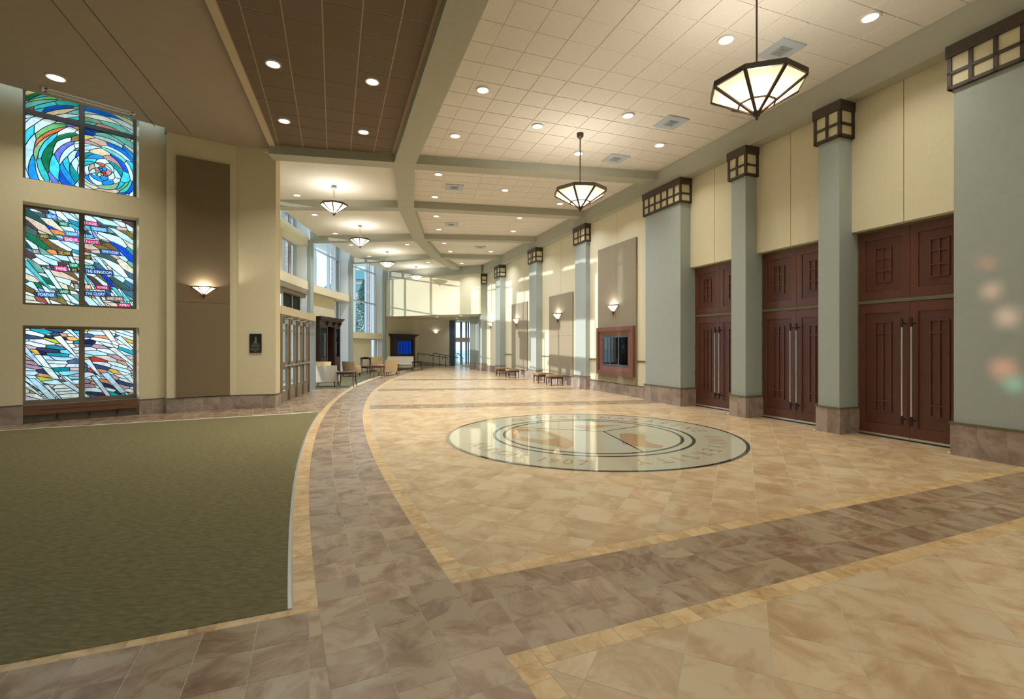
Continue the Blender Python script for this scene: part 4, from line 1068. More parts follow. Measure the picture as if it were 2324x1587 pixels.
# ---------------------------------------------------------------- recess at the far end
RC0, RC1, RC2 = (-8.6, 32.6), (-7.02, 36.45), (-4.79, 37.0)
fR1 = Fr(RC0, (RC1[0] - RC0[0], RC1[1] - RC0[1])); fR2 = Fr(RC1, (RC2[0] - RC1[0], RC2[1] - RC1[1]))
if fR1.b[0] > 0: fR1.b = (-fR1.b[0], -fR1.b[1])
if fR2.b[1] < 0: fR2.b = (-fR2.b[0], -fR2.b[1])
rl = lambda p, q: math.hypot(p[0] - q[0], p[1] - q[1])
struct('wall_recess', MB().box(fR1, 0, rl(RC0, RC1), 0, .3, 0, 3.7), 'cream', 'cream side wall of the far recess behind the dark cabinet')
w_ = struct('wall_recess', MB().box(fR2, 0, rl(RC1, RC2), 0, .3, 0, 3.7), 'white_gyp', 'wall of the far recess with one small wall lamp')
wd = MB(); wd.hexa([fR2(0, -.03, 0), fR2(2.25, -.03, 0), fR2(2.25, .01, 0), fR2(0, .01, 0)], [fR2(0, -.03, .42), fR2(2.25, -.03, .06), fR2(2.25, .01, .06), fR2(0, .01, .42)])
mk('ramp_skirting', wd, 'base_tile', w_)
plate('ceiling', [(-8.9, 32.4), (-1.9, 29.6), (-1.2, 33), (-2.6, 41), (-7.6, 41)], 3.5, 3.6, 'cream', 'low ceiling of the far recess')
struct('wall_recess', MB().box(ID, -4.83, -4.38, 37.0, 37.7, 0, 3.6), 'frame_blue', 'dark blue grey pier beside the far glass doors')
pr = struct('wall_recess', MB().box(ID, -2.80, -2.27, 32.2, 33.2, .46, 3.6), 'sage', 'grey pier with a stone foot right of the far recess')
for a, b in ((-2.82, -2.54), (-2.535, -2.25)): mk('base_tile', MB().box(ID, a, b, 32.17, 33.2, 0, .455), 'base_tile', pr)
struct('wall_recess', MB().prism([(-2.3, 33.1), (-2.1, 33.1), (-2.9, 41), (-3.1, 41)], 0, 3.6), 'sage', 'right side wall of the far recess')
struct('wall_recess', MB().prism([(-2.6, 32.6), (-1.5, 30.2), (-1.2, 30.4), (-2.3, 33)], 0, 3.6), 'sage', 'short wall behind the last sage column')
dw = root('door_5', (-4.0, 39.5, 0), 'glass doors at the end of the far recess', kind='structure')
fm = MB()
for x, w2 in ((1032, .05), (1046.5, .08), (1058, .07), (1063, .05)):
    X = atY(x, 39.5)[0]; fm.box(ID, X - w2, X + w2, 39.45, 39.55, 0, 3.55)
mk('door_frame', fm, 'frame_blue', dw)
mk('middle_rail', MB().box(ID, -4.7, -3.45, 39.4, 39.56, 1.85, 2.2), 'frame_taupe', dw)
for x0, x1 in ((1032, 1046.5), (1046.5, 1058), (1058, 1064)):
    for z0, z1 in ((.05, 1.85), (2.2, 3.5)): mk('pane', MB().face([(atY(x0, 39.5)[0], 39.5, z0), (atY(x1, 39.5)[0], 39.5, z0), (atY(x1, 39.5)[0], 39.5, z1), (atY(x0, 39.5)[0], 39.5, z1)]), 'glass', dw, recalc=False)
def rail(name_label, posts, path, mid=None):
    r = root('handrail', (path[0][0], path[0][1], 0), name_label, 'handrail', 'handrails of the far ramp')
    mk('rail', MB().tube(path, .024, 8), 'dark_metal', r)
    for p, z in posts: mk('post', MB().tube([(p[0], p[1], 0), (p[0], p[1], z)], .02, 8), 'dark_metal', r)
    if mid: 
        for p in mid: mk('bracket', MB().tube([(p[0], p[1], p[2]), (p[0], p[1], p[2] - .12), (p[0] + .02, p[1] + .35, p[2] - .14)], .014, 6), 'dark_metal', r)
def PY(px, py, Y): return (atY(px, Y)[0], Y, zat(py, Y))
rail('dark handrail fixed along the ramp wall in the far recess', [((PY(948, 0, 36.0)[0], 36.0), zat(802, 36.0))], [PY(948, 802.5, 36.0), PY(960, 803.5, 36.0), PY(1018, 812.8, 36.6)], [PY(962, 804, 36.0), PY(977, 806.3, 36.2), PY(991, 808.5, 36.35), PY(1004, 810.5, 36.45), PY(1016, 812.5, 36.55)])
rail('dark freestanding handrail sloping down in front of the ramp', [((PY(x, 0, 35.4)[0], 35.4), zat(y, 35.4)) for x, y in ((983, 802.5), (997.5, 804), (1011.6, 807))], [PY(983, 802.5, 35.4), PY(988, 802.2, 35.4), PY(1011.6, 807, 35.4), PY(1040, 812, 35.4)])
rail('short steep handrail right in front of the far glass doors', [((PY(1050, 0, 37)[0], 37), zat(812.5, 37)), ((PY(1037, 0, 37)[0], 37), zat(802, 37))], [PY(1037, 802, 37), PY(1040, 802.5, 37), PY(1050, 813, 37), PY(1053, 813, 37)])
# ---------------------------------------------------------------- outside
struct('ground', MB().prism([(-150, -120), (60, -120), (60, 170), (-150, 170)], -.5, -.2), 'ext_ground', 'pale ground outside the windows')
def brick_pier(x, y, label):
    r = root('brick_pier', (x, y, -.2), label, 'pier', 'brick piers outside the windows')
    mk('mortar_core', MB().box(ID, x - .13, x + .13, y - .13, y + .13, -.2, 7.9), 'mortar', r)
    mb = MB(); z = -.2; k = 0
    while z < 7.85:
        o = -.14 + (k % 2) * .09
        for a_, b_ in ((-.14, o + .045), (o + .055, .14)):
            if b_ - a_ < .02: continue
            mb.box(ID, x + a_, x + b_, y - .14, y - .12, z + .006, z + .071)
            mb.box(ID, x + .12, x + .14, y + a_, y + b_, z + .006, z + .071)
        z += .078; k += 1
    tag(mk('brick_course', mb, 'brick', r, recalc=False), kind='stuff')
brick_pier(-9.85, 21.15, 'pale brick pier outside the window of the first bay')
brick_pier(-9.93, 27.05, 'pale brick pier outside the window of the second bay')
brick_pier(-9.45, 31.75, 'pale brick pier outside the window of the third bay')
def tree(x, y, h_, r_, label):
    t = root('evergreen_tree', (x, y, -.2), label, 'tree', 'evergreens outside')
    mk('trunk', MB().tube([(x, y, -.2), (x, y, h_ * .8)], [.3, .08], 8), 'bark', t)
    rr = random.Random(int(x * 7)); mb = MB()
    for k in range(6000):
        u = rr.random() ** .8; z = .6 + u * (h_ - .6); rad = r_ * (1 - u) ** .8 * rr.uniform(.45, 1.05); a = rr.random() * 6.283
        c = Vector((x + rad * math.cos(a), y + rad * math.sin(a), z)); d = Vector((math.cos(a), math.sin(a), -.5)) * rr.uniform(.15, .4); s_ = Vector((-math.sin(a), math.cos(a), rr.uniform(-.3, .3))) * rr.uniform(.06, .15)
        mb.add([c - s_, c + s_, c + d], [(0, 1, 2)])
    tag(mk('foliage', mb, 'leaf_green', t, recalc=False), kind='stuff')
tree(-21.5, 71, 11.5, 3.4, 'dark evergreen seen through the third bay window')
tree(-27.5, 78.5, 6.0, 3.2, 'low evergreen in front of the pale building outside')
tree(-23.0, 60, 5.2, 3.0, 'low evergreen seen through the second bay window')
tree(-34.5, 80, 9.5, 3.4, 'evergreen beside the pale building outside')
bd = root('building', (-28, 88, -.2), 'pale building with a teal roof seen through the third bay window', 'building')
mk('wall', MB().box(ID, -33, -23.6, 86, 96, -.2, 11.4), 'pale_stone', bd)
mk('roof', MB().hexa([(-34, 85.2, 11.2), (-22.8, 85.2, 11.2), (-22.8, 97, 11.2), (-34, 97, 11.2)], [(-33, 87, 12.6), (-24, 87, 12.6), (-24, 95, 12.6), (-33, 95, 12.6)]), 'teal_roof', bd)
mk('upper_roof', MB().hexa([(-31.5, 86.5, 13.4), (-24.5, 86.5, 13.4), (-24.5, 96, 13.4), (-31.5, 96, 13.4)], [(-30, 90, 15.6), (-26, 90, 15.6), (-26, 93, 15.6), (-30, 93, 15.6)]), 'teal_roof', bd)
mk('tower', MB().box(ID, -31, -25, 87.5, 95, 12.4, 13.5), 'pale_stone', bd)
for x in (-31.5, -28.9, -26.3): mk('window', MB().box(ID, x, x + 1.3, 85.9, 86.2, 2, 9.5), 'glass_teal', bd)
# ================================================================== FITTINGS
def downlight(px, py, z, label, r=.105, e=None, spread=120, col=(1, .93, .78)):
    x, y = at(px, py, z - .015); d = root('downlight', (x, y, z - .02), label, 'downlight')
    mb = MB(); n = 20
    for k in range(n):
        a, b = 2 * math.pi * k / n, 2 * math.pi * (k + 1) / n
        P_ = [(x + q * math.cos(t), y + q * math.sin(t)) for q, t in ((r, a), (r + .022, a), (r + .022, b), (r, b))]
        mb.hexa([(p[0], p[1], z - .022) for p in P_], [(p[0], p[1], z + .0) for p in P_])
    mk('trim_ring', mb, 'ring_white', d, recalc=False)
    mk('lens', MB().prism([(x + r * math.cos(2 * math.pi * k / n), y + r * math.sin(2 * math.pi * k / n)) for k in range(n)], z - .017, z - .012), 'lens', d, recalc=False)
    lamp('downlight_lamp', 'AREA', (x, y, z - .03), e or W_DOWN, col, d, r * 1.8, spread)
H1, HB = TC - .014, TC - .044
for px, py, lb in ((1096, 205, 'in the near tiled ceiling close beside the spine beam, nearer of the two there'), (1033, 309, 'in the near tiled ceiling in the corner by spine and first cross beam'),
                   (1220, 287, 'in the near tiled ceiling between the spine beam and the second pendant rod'), (1425, 263, 'in the near tiled ceiling to the left of the middle air vent'),
                   (1497, 330, 'in the near tiled ceiling close to the bulkhead above the wide column'), (1313, 349, 'in the near tiled ceiling right behind the rod of the second pendant'),
                   (1648, 91, 'in the near tiled ceiling left of the nearest pendant rod'), (1975, 40, 'in the near tiled ceiling right of the nearest pendant, by the bulkhead')):
    downlight(px, py, H1, 'downlight ' + lb)
for px, py, lb in ((620, 146, 'nearest the camera on the left side of the brown tiled ceiling'), (845, 186, 'nearer one on the right side of the brown tiled ceiling'), (645, 275, 'farther one on the left side of the brown tiled ceiling'), (825, 300, 'farther one on the right side of the brown tiled ceiling')):
    downlight(px, py, HB, 'round recessed downlight, ' + lb, .105, W_BROWN)
downlight(127, 177, 6.6, 'round recessed downlight in the plain brown ceiling above the coloured windows', .13, W_BROWN)
far = [(995, 396, 'behind the first cross beam, next to the spine'), (987, 447, 'before the second cross beam, next to the spine'), (1146, 432, 'in the middle of the tiled bay behind the first cross beam'), (1321, 415, 'hidden partly by the second pendant bowl'), (1271, 462.5, 'left of the second pendant bowl, near the bulkhead'),
       (990, 491, 'just behind the second cross beam, next to the spine'), (996, 521, 'before the third cross beam, next to the spine'), (1179, 495, 'just behind the second cross beam, near the bulkhead'), (1165, 525, 'before the third cross beam, near the bulkhead'),
       (1008, 552, 'just behind the third cross beam, next to the spine'), (1022, 571, 'before the fourth cross beam, next to the spine'), (1114, 571, 'before the fourth cross beam, near the bulkhead'), (1048, 598, 'in the last small tiled bay')]
for px, py, lb in far: downlight(px, py, H1, 'far downlight, ' + lb, .10, W_FAR, 120, (.95, .98, 1))
for px, py, lb in ((674, 443.5, 'left of the nearest small pendant'), (714, 487.5, 'just behind the nearest small pendant'), (761, 530, 'left of the second small pendant'), (796.5, 556, 'below and left of the second small pendant'), (838, 581.7, 'left of the third small pendant'), (924, 555, 'right of the third small pendant, by the spine'), (950, 580, 'right of the third small pendant, farther one'), (972, 596, 'right of the farthest pendant rod')):
    downlight(px, py, TC, 'small downlight in the pale ceiling, ' + lb, .10, W_FAR, 120, (.95, .98, 1))
for px, py, lb in ((992, 719.7, 'nearest the sconce'), (1037, 722.7, 'before the glass doors, nearer'), (1046, 717, 'close to the right pier'), (1040, 726.6, 'before the glass doors, farther')):
    downlight(px, py, 3.5, 'tiny downlight in the low recess ceiling, ' + lb, .09, 7)
# lamps added out of view, overhead and behind, to light the near hall
for k, (s_, t_) in enumerate(((2.2, 3.0), (-1.0, 3.0), (-1.0, 7.6), (-4.5, 5.3))):
    p = P2(s_, t_); d = root('downlight', (p[0], p[1], H1), 'downlight out of the photo %s' % ('just above the viewer', 'behind the viewer by the spine beam', 'behind the viewer by the doors', 'far behind the viewer')[k], 'downlight')
    mk('lens', MB().prism([(p[0] + .1 * math.cos(a * .314), p[1] + .1 * math.sin(a * .314)) for a in range(20)], H1 - .01, H1), 'lens', d); lamp('downlight_lamp', 'AREA', (p[0], p[1], H1 - .03), W_DOWN * 1.6, (1, .93, .78), d, .3, 150)
def vent(px, py, label, k=.54, ang=0.0):
    x, y = at(px, py, H1); fr = Fr((x, y), (math.cos(ang), math.sin(ang)), (-math.sin(ang), math.cos(ang)))
    v = root('air_vent', (x, y, H1 - .02), label, 'vent')
    mk('plate', MB().box(fr, -k / 2, k / 2, -k / 2, k / 2, H1 - .018, H1 + .002), 'vent', v)
    for i in range(4):
        a = k * (.22 - i * .052); mb = MB()
        z0, z1 = H1 - .026 - i * .001, H1 - .016
        mb.box(fr, -a, a, -a, -a + .012, z0, z1).box(fr, -a, a, a - .012, a, z0, z1).box(fr, -a, -a + .012, -a, a, z0, z1).box(fr, a - .012, a, -a, a, z0, z1)
        mk('louvre_ring', mb, 'vent_dark', v)
    mk('core', MB().box(fr, -.12, .12, -.12, .12, H1 - .021, H1 - .01), 'vent_dark', v)
vent(1773, 114, 'square grey air vent behind the nearest pendant', .52, AT); vent(1523, 278, 'square grey air vent in the near ceiling, middle of three', .54, AT); vent(1397, 360, 'square grey air vent in the near ceiling, just before the first cross beam', .54, AT)
vent(1031, 425, 'grey air vent in the tiled bay behind the first cross beam', .54, .2); vent(1025, 509, 'grey air vent in the tiled bay behind the second cross beam', .54, .12); vent(1090, 561.5, 'grey air vent in the tiled bay behind the third cross beam', .54, .03)
a, b = at(100, 201, 6.6), at(303, 257, 6.6)
fs = Fr(a, (b[0] - a[0], b[1] - a[1])); Ls = rl(a, b)
sv = root('slot_vent', ((a[0] + b[0]) / 2, (a[1] + b[1]) / 2, 6.57), 'long slim white slot vent in the brown ceiling before the top window', 'vent')
mb = MB(); 
for c0_, c1_ in ((-.10, -.05), (-.008, .008), (.05, .10)): mb.box(fs, 0, Ls, c0_, c1_, 6.575, 6.601)
mb.box(fs, -.03, .05, -.10, .10, 6.575, 6.601).box(fs, Ls - .05, Ls + .03, -.10, .10, 6.575, 6.601)
mk('vent_frame', mb, 'ring_white', sv); mk('dark_slot', MB().box(fs, 0, Ls, -.05, .05, 6.59, 6.602), 'black', sv)
# ---------------------------------------------------------------- pendants and sconces
def pendant(x, y, r, zr, zt, dark_, label, e, rot):
    p = root('pendant_lamp', (x, y, zt), label, 'pendant lamp')
    m_ = 'bronze' if dark_ else 'rod_pale'
    mk('canopy', MB().lathe([(.035, TC - .13), (.05, TC - .10), (.075, TC - .09), (.08, TC - .015), (.07, TC - .0)], (x, y), 14), m_, p, True)
    mk('rod', MB().tube([(x, y, zr - .02), (x, y, TC - .1)], .013, 8), m_, p)
    V = [(x + r * math.cos(rot + k * math.pi / 4), y + r * math.sin(rot + k * math.pi / 4)) for k in range(8)]
    rm = MB(); ti = (x, y, zt)
    h_ = r * .09
    for k in range(8):
        a, b = V[k], V[(k + 1) % 8]; sc_ = lambda q, f: (x + (q[0] - x) * f, y + (q[1] - y) * f)
        bs = [sc_(a, .965), sc_(a, 1.02), sc_(b, 1.02), sc_(b, .965)]
        rm.hexa([(q[0], q[1], zr - h_) for q in bs], [(q[0], q[1], zr + h_ * .35) for q in bs])
    mk('rim', rm, 'bronze', p)
    mid = .40
    for k in range(8):
        a, b = V[k], V[(k + 1) % 8]; lp_ = lambda q, f: (x + (q[0] - x) * f, y + (q[1] - y) * f, zt + (zr - h_ - zt) * f)
        mk('glass_panel', MB().face([lp_(a, mid), lp_(b, mid), lp_(b, .985), lp_(a, .985)]), 'lamp_glass', p, recalc=False)
        mk('lower_glass_panel', MB().face([lp_(a, .05), lp_(b, .05), lp_(b, mid), lp_(a, mid)]), 'lamp_glass', p, recalc=False)
        rb = MB().bar(lp_(a, .03), lp_(a, 1.0), r * .07, r * .05); mk('rib', rb, 'bronze', p)
        mk('cross_bar', MB().bar(lp_(a, mid), lp_(b, mid), r * .034), 'bronze', p)
    mk('finial', MB().lathe([(.006, zt - r * .12), (.018, zt - r * .09), (.012, zt - r * .06), (r * .07, zt - r * .02), (r * .09, zt + r * .02), (r * .05, zt + r * .07)], (x, y), 12), 'bronze', p, True)
    lamp('bulb', 'POINT', (x, y, zt + (zr - zt) * (.5 if dark_ else .6)), e, (1, .94, .82) if dark_ else (1, .98, .94), p, .09)
pendant(3.34, 6.6, .60, 5.15, 4.74, True, 'large eight-sided glass bowl pendant nearest the camera at upper right', W_PEND, .10)
pendant(1.57, 11.14, .60, 5.15, 4.74, True, 'large eight-sided glass bowl pendant, second from the camera, in the middle of the photo', W_PEND, .42)
pp = P2(.2, 5.40); pendant(pp[0], pp[1], .60, 5.15, 4.74, True, 'large glass bowl pendant overhead behind the viewer', W_PEND, .1)  # added pendant, never in view, extra light for the near hall
for px, py, lb in ((758, 422, 'nearest of the four on the window side'), (817, 512, 'second of the four on the window side'), (879, 571, 'third of the four on the window side'), (944.5, 605, 'farthest of the four on the window side')):
    x, y = at(px, py, TC); pendant(x, y, .40, 5.92, 5.61, False, 'small glass bowl pendant on a pale rod, ' + lb, W_SMALL, .25)
def sconce(fr, a, b, zr, k, label, e=None):
    s_ = root('wall_sconce', fr(a, b, zr - .2 * k), label, 'wall lamp')
    r = .30 * k; d_ = .17 * k; h_ = .22 * k; ti = fr(a, b - .05 * k, zr - h_)
    V = [fr(a - r, b, zr), fr(a - r * .5, b - d_, zr), fr(a + r * .5, b - d_, zr), fr(a + r, b, zr)]
    rm = MB()
    for p, q in zip(V, V[1:]): rm.bar(p, q, .03 * k, .03 * k)
    mk('rim', rm, 'bronze', s_)
    tl = [fr(a - .02, b, zr - h_), fr(a - .01, b - .04 * k, zr - h_), fr(a + .01, b - .04 * k, zr - h_), fr(a + .02, b, zr - h_)]
    for i in range(3): mk('glass_panel', MB().face([tl[i], tl[i + 1], V[i + 1], V[i]]), 'lamp_glass', s_, recalc=False)
    for i in (0, 1, 2, 3): mk('rib', MB().bar(tl[i], V[i], .018 * k), 'bronze', s_)
    mk('finial', MB().tube([fr(a, b - .025 * k, zr - h_ + .03 * k), fr(a, b - .025 * k, zr - h_ - .03 * k), fr(a, b - .025 * k, zr - h_ - .11 * k)], [.035 * k, .022 * k, .006], 8), 'bronze', s_)
    lamp('bulb', 'POINT', fr(a, b - .075 * k, zr - .05 * k), e or W_SCONCE, (1, .92, .76), s_, .035)
a_, z_ = W2.pz(463, 652, -.05); sconce(W2, a_, -.055, z_, .87, 'glowing triangular wall lamp on the tall brown panel at left')
for pxs, t, lb in (((1357, 1443, .34, 4.9), 8.62, 0), ((1246, 1299, .36, 3.67), 8.74, 1), ((1161, 1196, .37, 3.70), 8.76, 2)):
    s1, s0 = RW.px(pxs[0], t), RW.px(pxs[1], t); zt = RW.pz((pxs[0] + pxs[1]) / 2, (553, 668, 688)[lb], t)[1]
    nm = ('tall taupe fabric panel behind the framed display case', 'taupe fabric panel with a wall lamp, behind the nearer benches', 'taupe fabric panel with a wall lamp, behind the farther benches')[lb]
    p = root('acoustic_panel', RW((s0 + s1) / 2, t, .36), nm, 'wall panel', 'fabric panels on the right wall')
    m_ = (s0 + s1) / 2
    for a, b in ((s0, m_ - .003), (m_ + .003, s1)):
        for c, d in ((.37, 1.98), (1.985, zt)): mk('fabric_section', MB().box(RW, a, b, t, t + .1, c, d), 'fabric_panel', p)
    px_, py_ = ((1393, 693.5), (1267, 712.5), (1173.5, 724.5))[lb]
    a_, z_ = RW.pz(px_, py_, t); sconce(RW, a_, t, z_, 1.0 if lb == 0 else 1.1, 'triangular wall lamp on the fabric panel ' + ('above the framed display case', 'behind the nearer benches', 'behind the farther benches')[lb])
a_, z_ = RW.pz(1114.5, 732, 8.82); sconce(RW, a_, 8.82, z_, 1.15, 'small wall lamp on the cream wall before the last sage column')
a_, z_ = fR2.pz(989, 752.5, 0); sconce(fR2, a_, 0, z_, .68, 'small glowing wall lamp in the far recess above the handrail', 5)
# framed display case
T = 8.62
s1, s0 = RW.px(1355, T - .07), RW.px(1437.5, T - .07); z0, z1 = .62, 2.19
dc = root('display_case', RW((s0 + s1) / 2, T, z0), 'reddish wood framed case with three dark panes on the tall taupe panel', 'display case')
fm = MB(); w_ = .13
for a, b, c, d in ((s0, s1, z0, z0 + w_), (s0, s1, z1 - w_, z1), (s0, s0 + w_, z0 + w_, z1 - w_), (s1 - w_, s1, z0 + w_, z1 - w_)): fm.box(RW, a, b, T - .10, T, c, d)
mk('outer_frame', fm, 'cherry', dc)
i0, i1, j0, j1 = s0 + .36, s1 - .30, z0 + .31, z1 - .30
fm = MB()
for A, B in (((s0 + w_, z0 + w_), (s1 - w_, z0 + w_)), ((s1 - w_, z0 + w_), (s1 - w_, z1 - w_)), ((s1 - w_, z1 - w_), (s0 + w_, z1 - w_)), ((s0 + w_, z1 - w_), (s0 + w_, z0 + w_))):
    f2 = lambda p: (i0 if abs(p[0] - s0 - w_) < .01 else i1, j0 if abs(p[1] - z0 - w_) < .01 else j1)
    C_, D_ = f2(B), f2(A)
    fm.add([RW(A[0], T - .065, A[1]), RW(B[0], T - .065, B[1]), RW(C_[0], T - .03, C_[1]), RW(D_[0], T - .03, D_[1]), RW(A[0], T, A[1]), RW(B[0], T, B[1]), RW(C_[0], T, C_[1]), RW(D_[0], T, D_[1])], [(0, 1, 2, 3), (7, 6, 5, 4), (0, 4, 5, 1), (1, 5, 6, 2), (2, 6, 7, 3), (3, 7, 4, 0)])
mk('inner_frame', fm, 'cherry', dc)
mk('dark_back', MB().box(RW, i0, i1, T - .012, T, j0, j1), 'black', dc)
w3 = (i1 - i0) / 3; mb = MB()
for k in (1, 2): mb.box(RW, i0 + k * w3 - .022, i0 + k * w3 + .022, T - .05, T - .01, j0, j1)
mb.box(RW, i0, i1, T - .048, T - .012, j0, j0 + .04).box(RW, i0, i1, T - .048, T - .012, j1 - .04, j1)
mk('pane_bars', mb, 'frame_blue', dc)
for k in range(3): mk('glass_pane', MB().box(RW, i0 + k * w3 + .01, i0 + (k + 1) * w3 - .01, T - .03, T - .024, j0, j1), 'screen_glass', dc)
# ================================================================== FURNITURE
def cushion(mb, x0, x1, y0, y1, z0, z1, r=.04):
    # a box with a bevelled, slightly crowned top
    for k, (i0, i1, a, b) in enumerate(((r * .6, 0, z0, z0 + r), (0, 0, z0 + r, z1 - r), (0, r, z1 - r, z1))):
        mb.hexa([(x0 + i0, y0 + i0, a), (x1 - i0, y0 + i0, a), (x1 - i0, y1 - i0, a), (x0 + i0, y1 - i0, a)], [(x0 + i1, y0 + i1, b), (x1 - i1, y0 + i1, b), (x1 - i1, y1 - i1, b), (x0 + i1, y1 - i1, b)])
    return mb
def bevel(o, w_=.03, n=3):
    m_ = o.modifiers.new('bevel', 'BEVEL'); m_.width = w_; m_.segments = n; m_.limit_method = 'ANGLE'
    for p in o.data.polygons: p.use_smooth = True
    return o
def seat(name, label, cat, group, W, fab, back_fab=None, D=.74, H=.84, arms=True, S=1.0):
    r = root(name, (0, 0, 0), label, cat, group); w_ = W * S / 2; d = D * S / 2; k = S
    bevel(mk('seat_base', MB().box(ID, -w_ + .06, w_ - .06, -d + .06, d - .08, .16 * k, .34 * k), fab, r), .02)
    bevel(mk('seat_cushion', MB().box(ID, -w_ + .11 * k, w_ - .11 * k, -d, d - .16 * k, .32 * k, .45 * k), fab, r), .035)
    # gently curved, raked back
    mb = MB(); n = 8
    for i in range(n):
        x0, x1 = -w_ + 2 * w_ * i / n, -w_ + 2 * w_ * (i + 1) / n; c = lambda x: -.10 * k * (x / w_) ** 2
        t = .16 * k
        mb.hexa([(x0, d - t + c(x0), .2 * k), (x1, d - t + c(x1), .2 * k), (x1, d + c(x1) - .02, .2 * k), (x0, d + c(x0) - .02, .2 * k)],
                [(x0, d - t * .5 + c(x0) + .06 * k, H * k), (x1, d - t * .5 + c(x1) + .06 * k, H * k), (x1, d + c(x1) + .06 * k, H * k), (x0, d + c(x0) + .06 * k, H * k)])
    mk('backrest', mb, back_fab or fab, r)
    if arms:
        for s_ in (-1, 1):
            a, b = sorted((s_ * w_, s_ * (w_ - .11 * k)))
            bevel(mk('arm', MB().hexa([(a, -d + .02, .17 * k), (b, -d + .02, .17 * k), (b, d - .1, .17 * k), (a, d - .1, .17 * k)], [(a, -d + .06, .56 * k), (b, -d + .06, .56 * k), (b, d - .06, .62 * k), (a, d - .06, .62 * k)]), back_fab or fab, r), .03)
    for sx in (-1, 1):
        for sy in (-1, 1):
            x, y = sx * (w_ - .09), sy * (d - .10)
            mk('leg', MB().tube([(x, y, .20 * k), (x + sx * .02, y + sy * .02, 0)], [.028, .017], 8), 'dark_wood', r)
    return r
def put(r, x, y, rz): r.location = (x, y, 0.004); r.rotation_euler = (0, 0, rz); WL[r.name] = Vector((x, y, 0)); return r
G_ = 'armchairs of the window lounge'
X, Y = at(736, 880)
put(seat('armchair', 'pale armchair seen from behind, nearest the entrance doors, sun patch on its back', 'armchair', G_, .92, 'pale_fabric', 'pale_fabric', .78, .82), X - .1, Y + .45, math.radians(187))
put(seat('armchair', 'tan armchair in front of the tall dark cabinet, mostly hidden by a pale chair', 'armchair', G_, .76, 'tan_fabric', None, .70, .88), -8.15, 20.6, math.radians(12))
put(seat('armchair', 'tan armchair seen from its side and back, between the cabinet and the low tables', 'armchair', G_, .80, 'tan_fabric', None, .72, .82, True, .94), -8.2, 24.75, math.radians(158))
put(seat('armchair', 'tan armchair facing the camera against the window wall beside the console table', 'armchair', G_, .70, 'tan_fabric', None, .60, .86), -8.35, 29.85, math.radians(8))
X, Y = at(879, 853)
put(seat('armchair', 'tan armchair turned to the left beside the reddish side table', 'armchair', G_, .86, 'pale_fabric', 'tan_fabric', .76, .84), X - .05, Y + .25, math.radians(-122))
X, Y = at(905, 841)
put(seat('sofa', 'long pale sofa facing the camera before the recess', 'sofa', None, 1.66, 'pale_fabric', 'pale_fabric', .78, .86), X - .02, Y + .4, math.radians(6))
def table(name, label, W, D, H, wood, round_=False, top=None):
    r = root(name, (0, 0, 0), label, 'table', 'side tables of the window lounge')
    if round_:
        mk('table_top', MB().lathe([(W / 2 - .02, H - .035), (W / 2, H - .025), (W / 2, H - .008), (W / 2 - .012, H)], (0, 0), 28), top or wood, r)
        mk('apron', MB().lathe([(W / 2 - .09, H - .09), (W / 2 - .09, H - .035)], (0, 0), 24), wood, r)
    else:
        bevel(mk('table_top', MB().box(ID, -W / 2, W / 2, -D / 2, D / 2, H - .03, H), top or wood, r), .008, 2)
        mb = MB(); i = .05
        for a, b, c, d in ((-W / 2 + i, W / 2 - i, -D / 2 + i, -D / 2 + i + .02), (-W / 2 + i, W / 2 - i, D / 2 - i - .02, D / 2 - i), (-W / 2 + i, -W / 2 + i + .02, -D / 2 + i, D / 2 - i), (W / 2 - i - .02, W / 2 - i, -D / 2 + i, D / 2 - i)): mb.box(ID, a, b, c, d, H - .09, H - .03)
        mk('apron', mb, wood, r)
    q = .70 if round_ else 1
    for sx in (-1, 1):
        for sy in (-1, 1):
            x, y = sx * (W / 2 * q - .055), sy * (D / 2 * q - .055)
            mk('leg', MB().tube([(x + sx * (.045 * (k_ / 7) ** 3 - .008 * math.sin(math.pi * k_ / 7)), y + sy * (.045 * (k_ / 7) ** 3 - .008 * math.sin(math.pi * k_ / 7)), (H - .03) * (1 - k_ / 7)) for k_ in range(8)], [.026 - .0016 * k_ for k_ in range(8)], 8), wood, r)
    return r
X, Y = at(781, 880); put(table('side_table', 'dark wood side table with curved legs, beside the pale armchair nearest the doors', .68, .6, .58, 'dark_wood'), X, Y + .28, .1)
put(table('side_table', 'low dark side table before the console table', .52, .45, .44, 'dark_wood'), -8.05, 26.4, 0)
put(table('console_table', 'tall dark console table against the cream wall, a flat box on top', .62, .34, .86, 'dark_wood'), -8.60, 28.45, .05)
X, Y = at(854, 858); put(table('side_table', 'reddish brown side table with slim legs at the curved carpet edge', .62, .5, .58, 'red_wood'), X, Y + .2, -.1)
X, Y = at(892, 850.5); put(table('side_table', 'dark side table half hidden behind the tan chair turned left', .5, .5, .55, 'dark_wood'), X, Y + .25, 0)
X, Y = at(946, 841.5); put(table('side_table', 'dark side table at the right end of the pale sofa', .62, .5, .58, 'dark_wood'), X, Y + .15, 0)
tag(mk('flat_box', MB().box(ID, -8.75, -8.45, 28.35, 28.55, .864, .90), 'dark_wood'), 'flat dark box lying on the tall console table', 'box')
def bench(label):
    r = root('bench', (0, 0, 0), label, 'bench', 'upholstered benches along the right wall')
    bevel(mk('seat_cushion', MB().box(ID, -.28, .28, -.26, .26, .33, .43), 'bench_fabric', r), .03)
    mk('seat_frame', MB().box(ID, -.27, .27, -.25, .25, .28, .335), 'dark_wood', r)
    for sx in (-1, 1):
        for sy in (-1, 1): mk('leg', MB().tube([(sx * .245, sy * .225, .3), (sx * .245, sy * .225, 0)], [.026, .018], 8), 'dark_wood', r)
    return r
bn = bench('tan upholstered bench nearest the camera, in front of the second fabric panel')
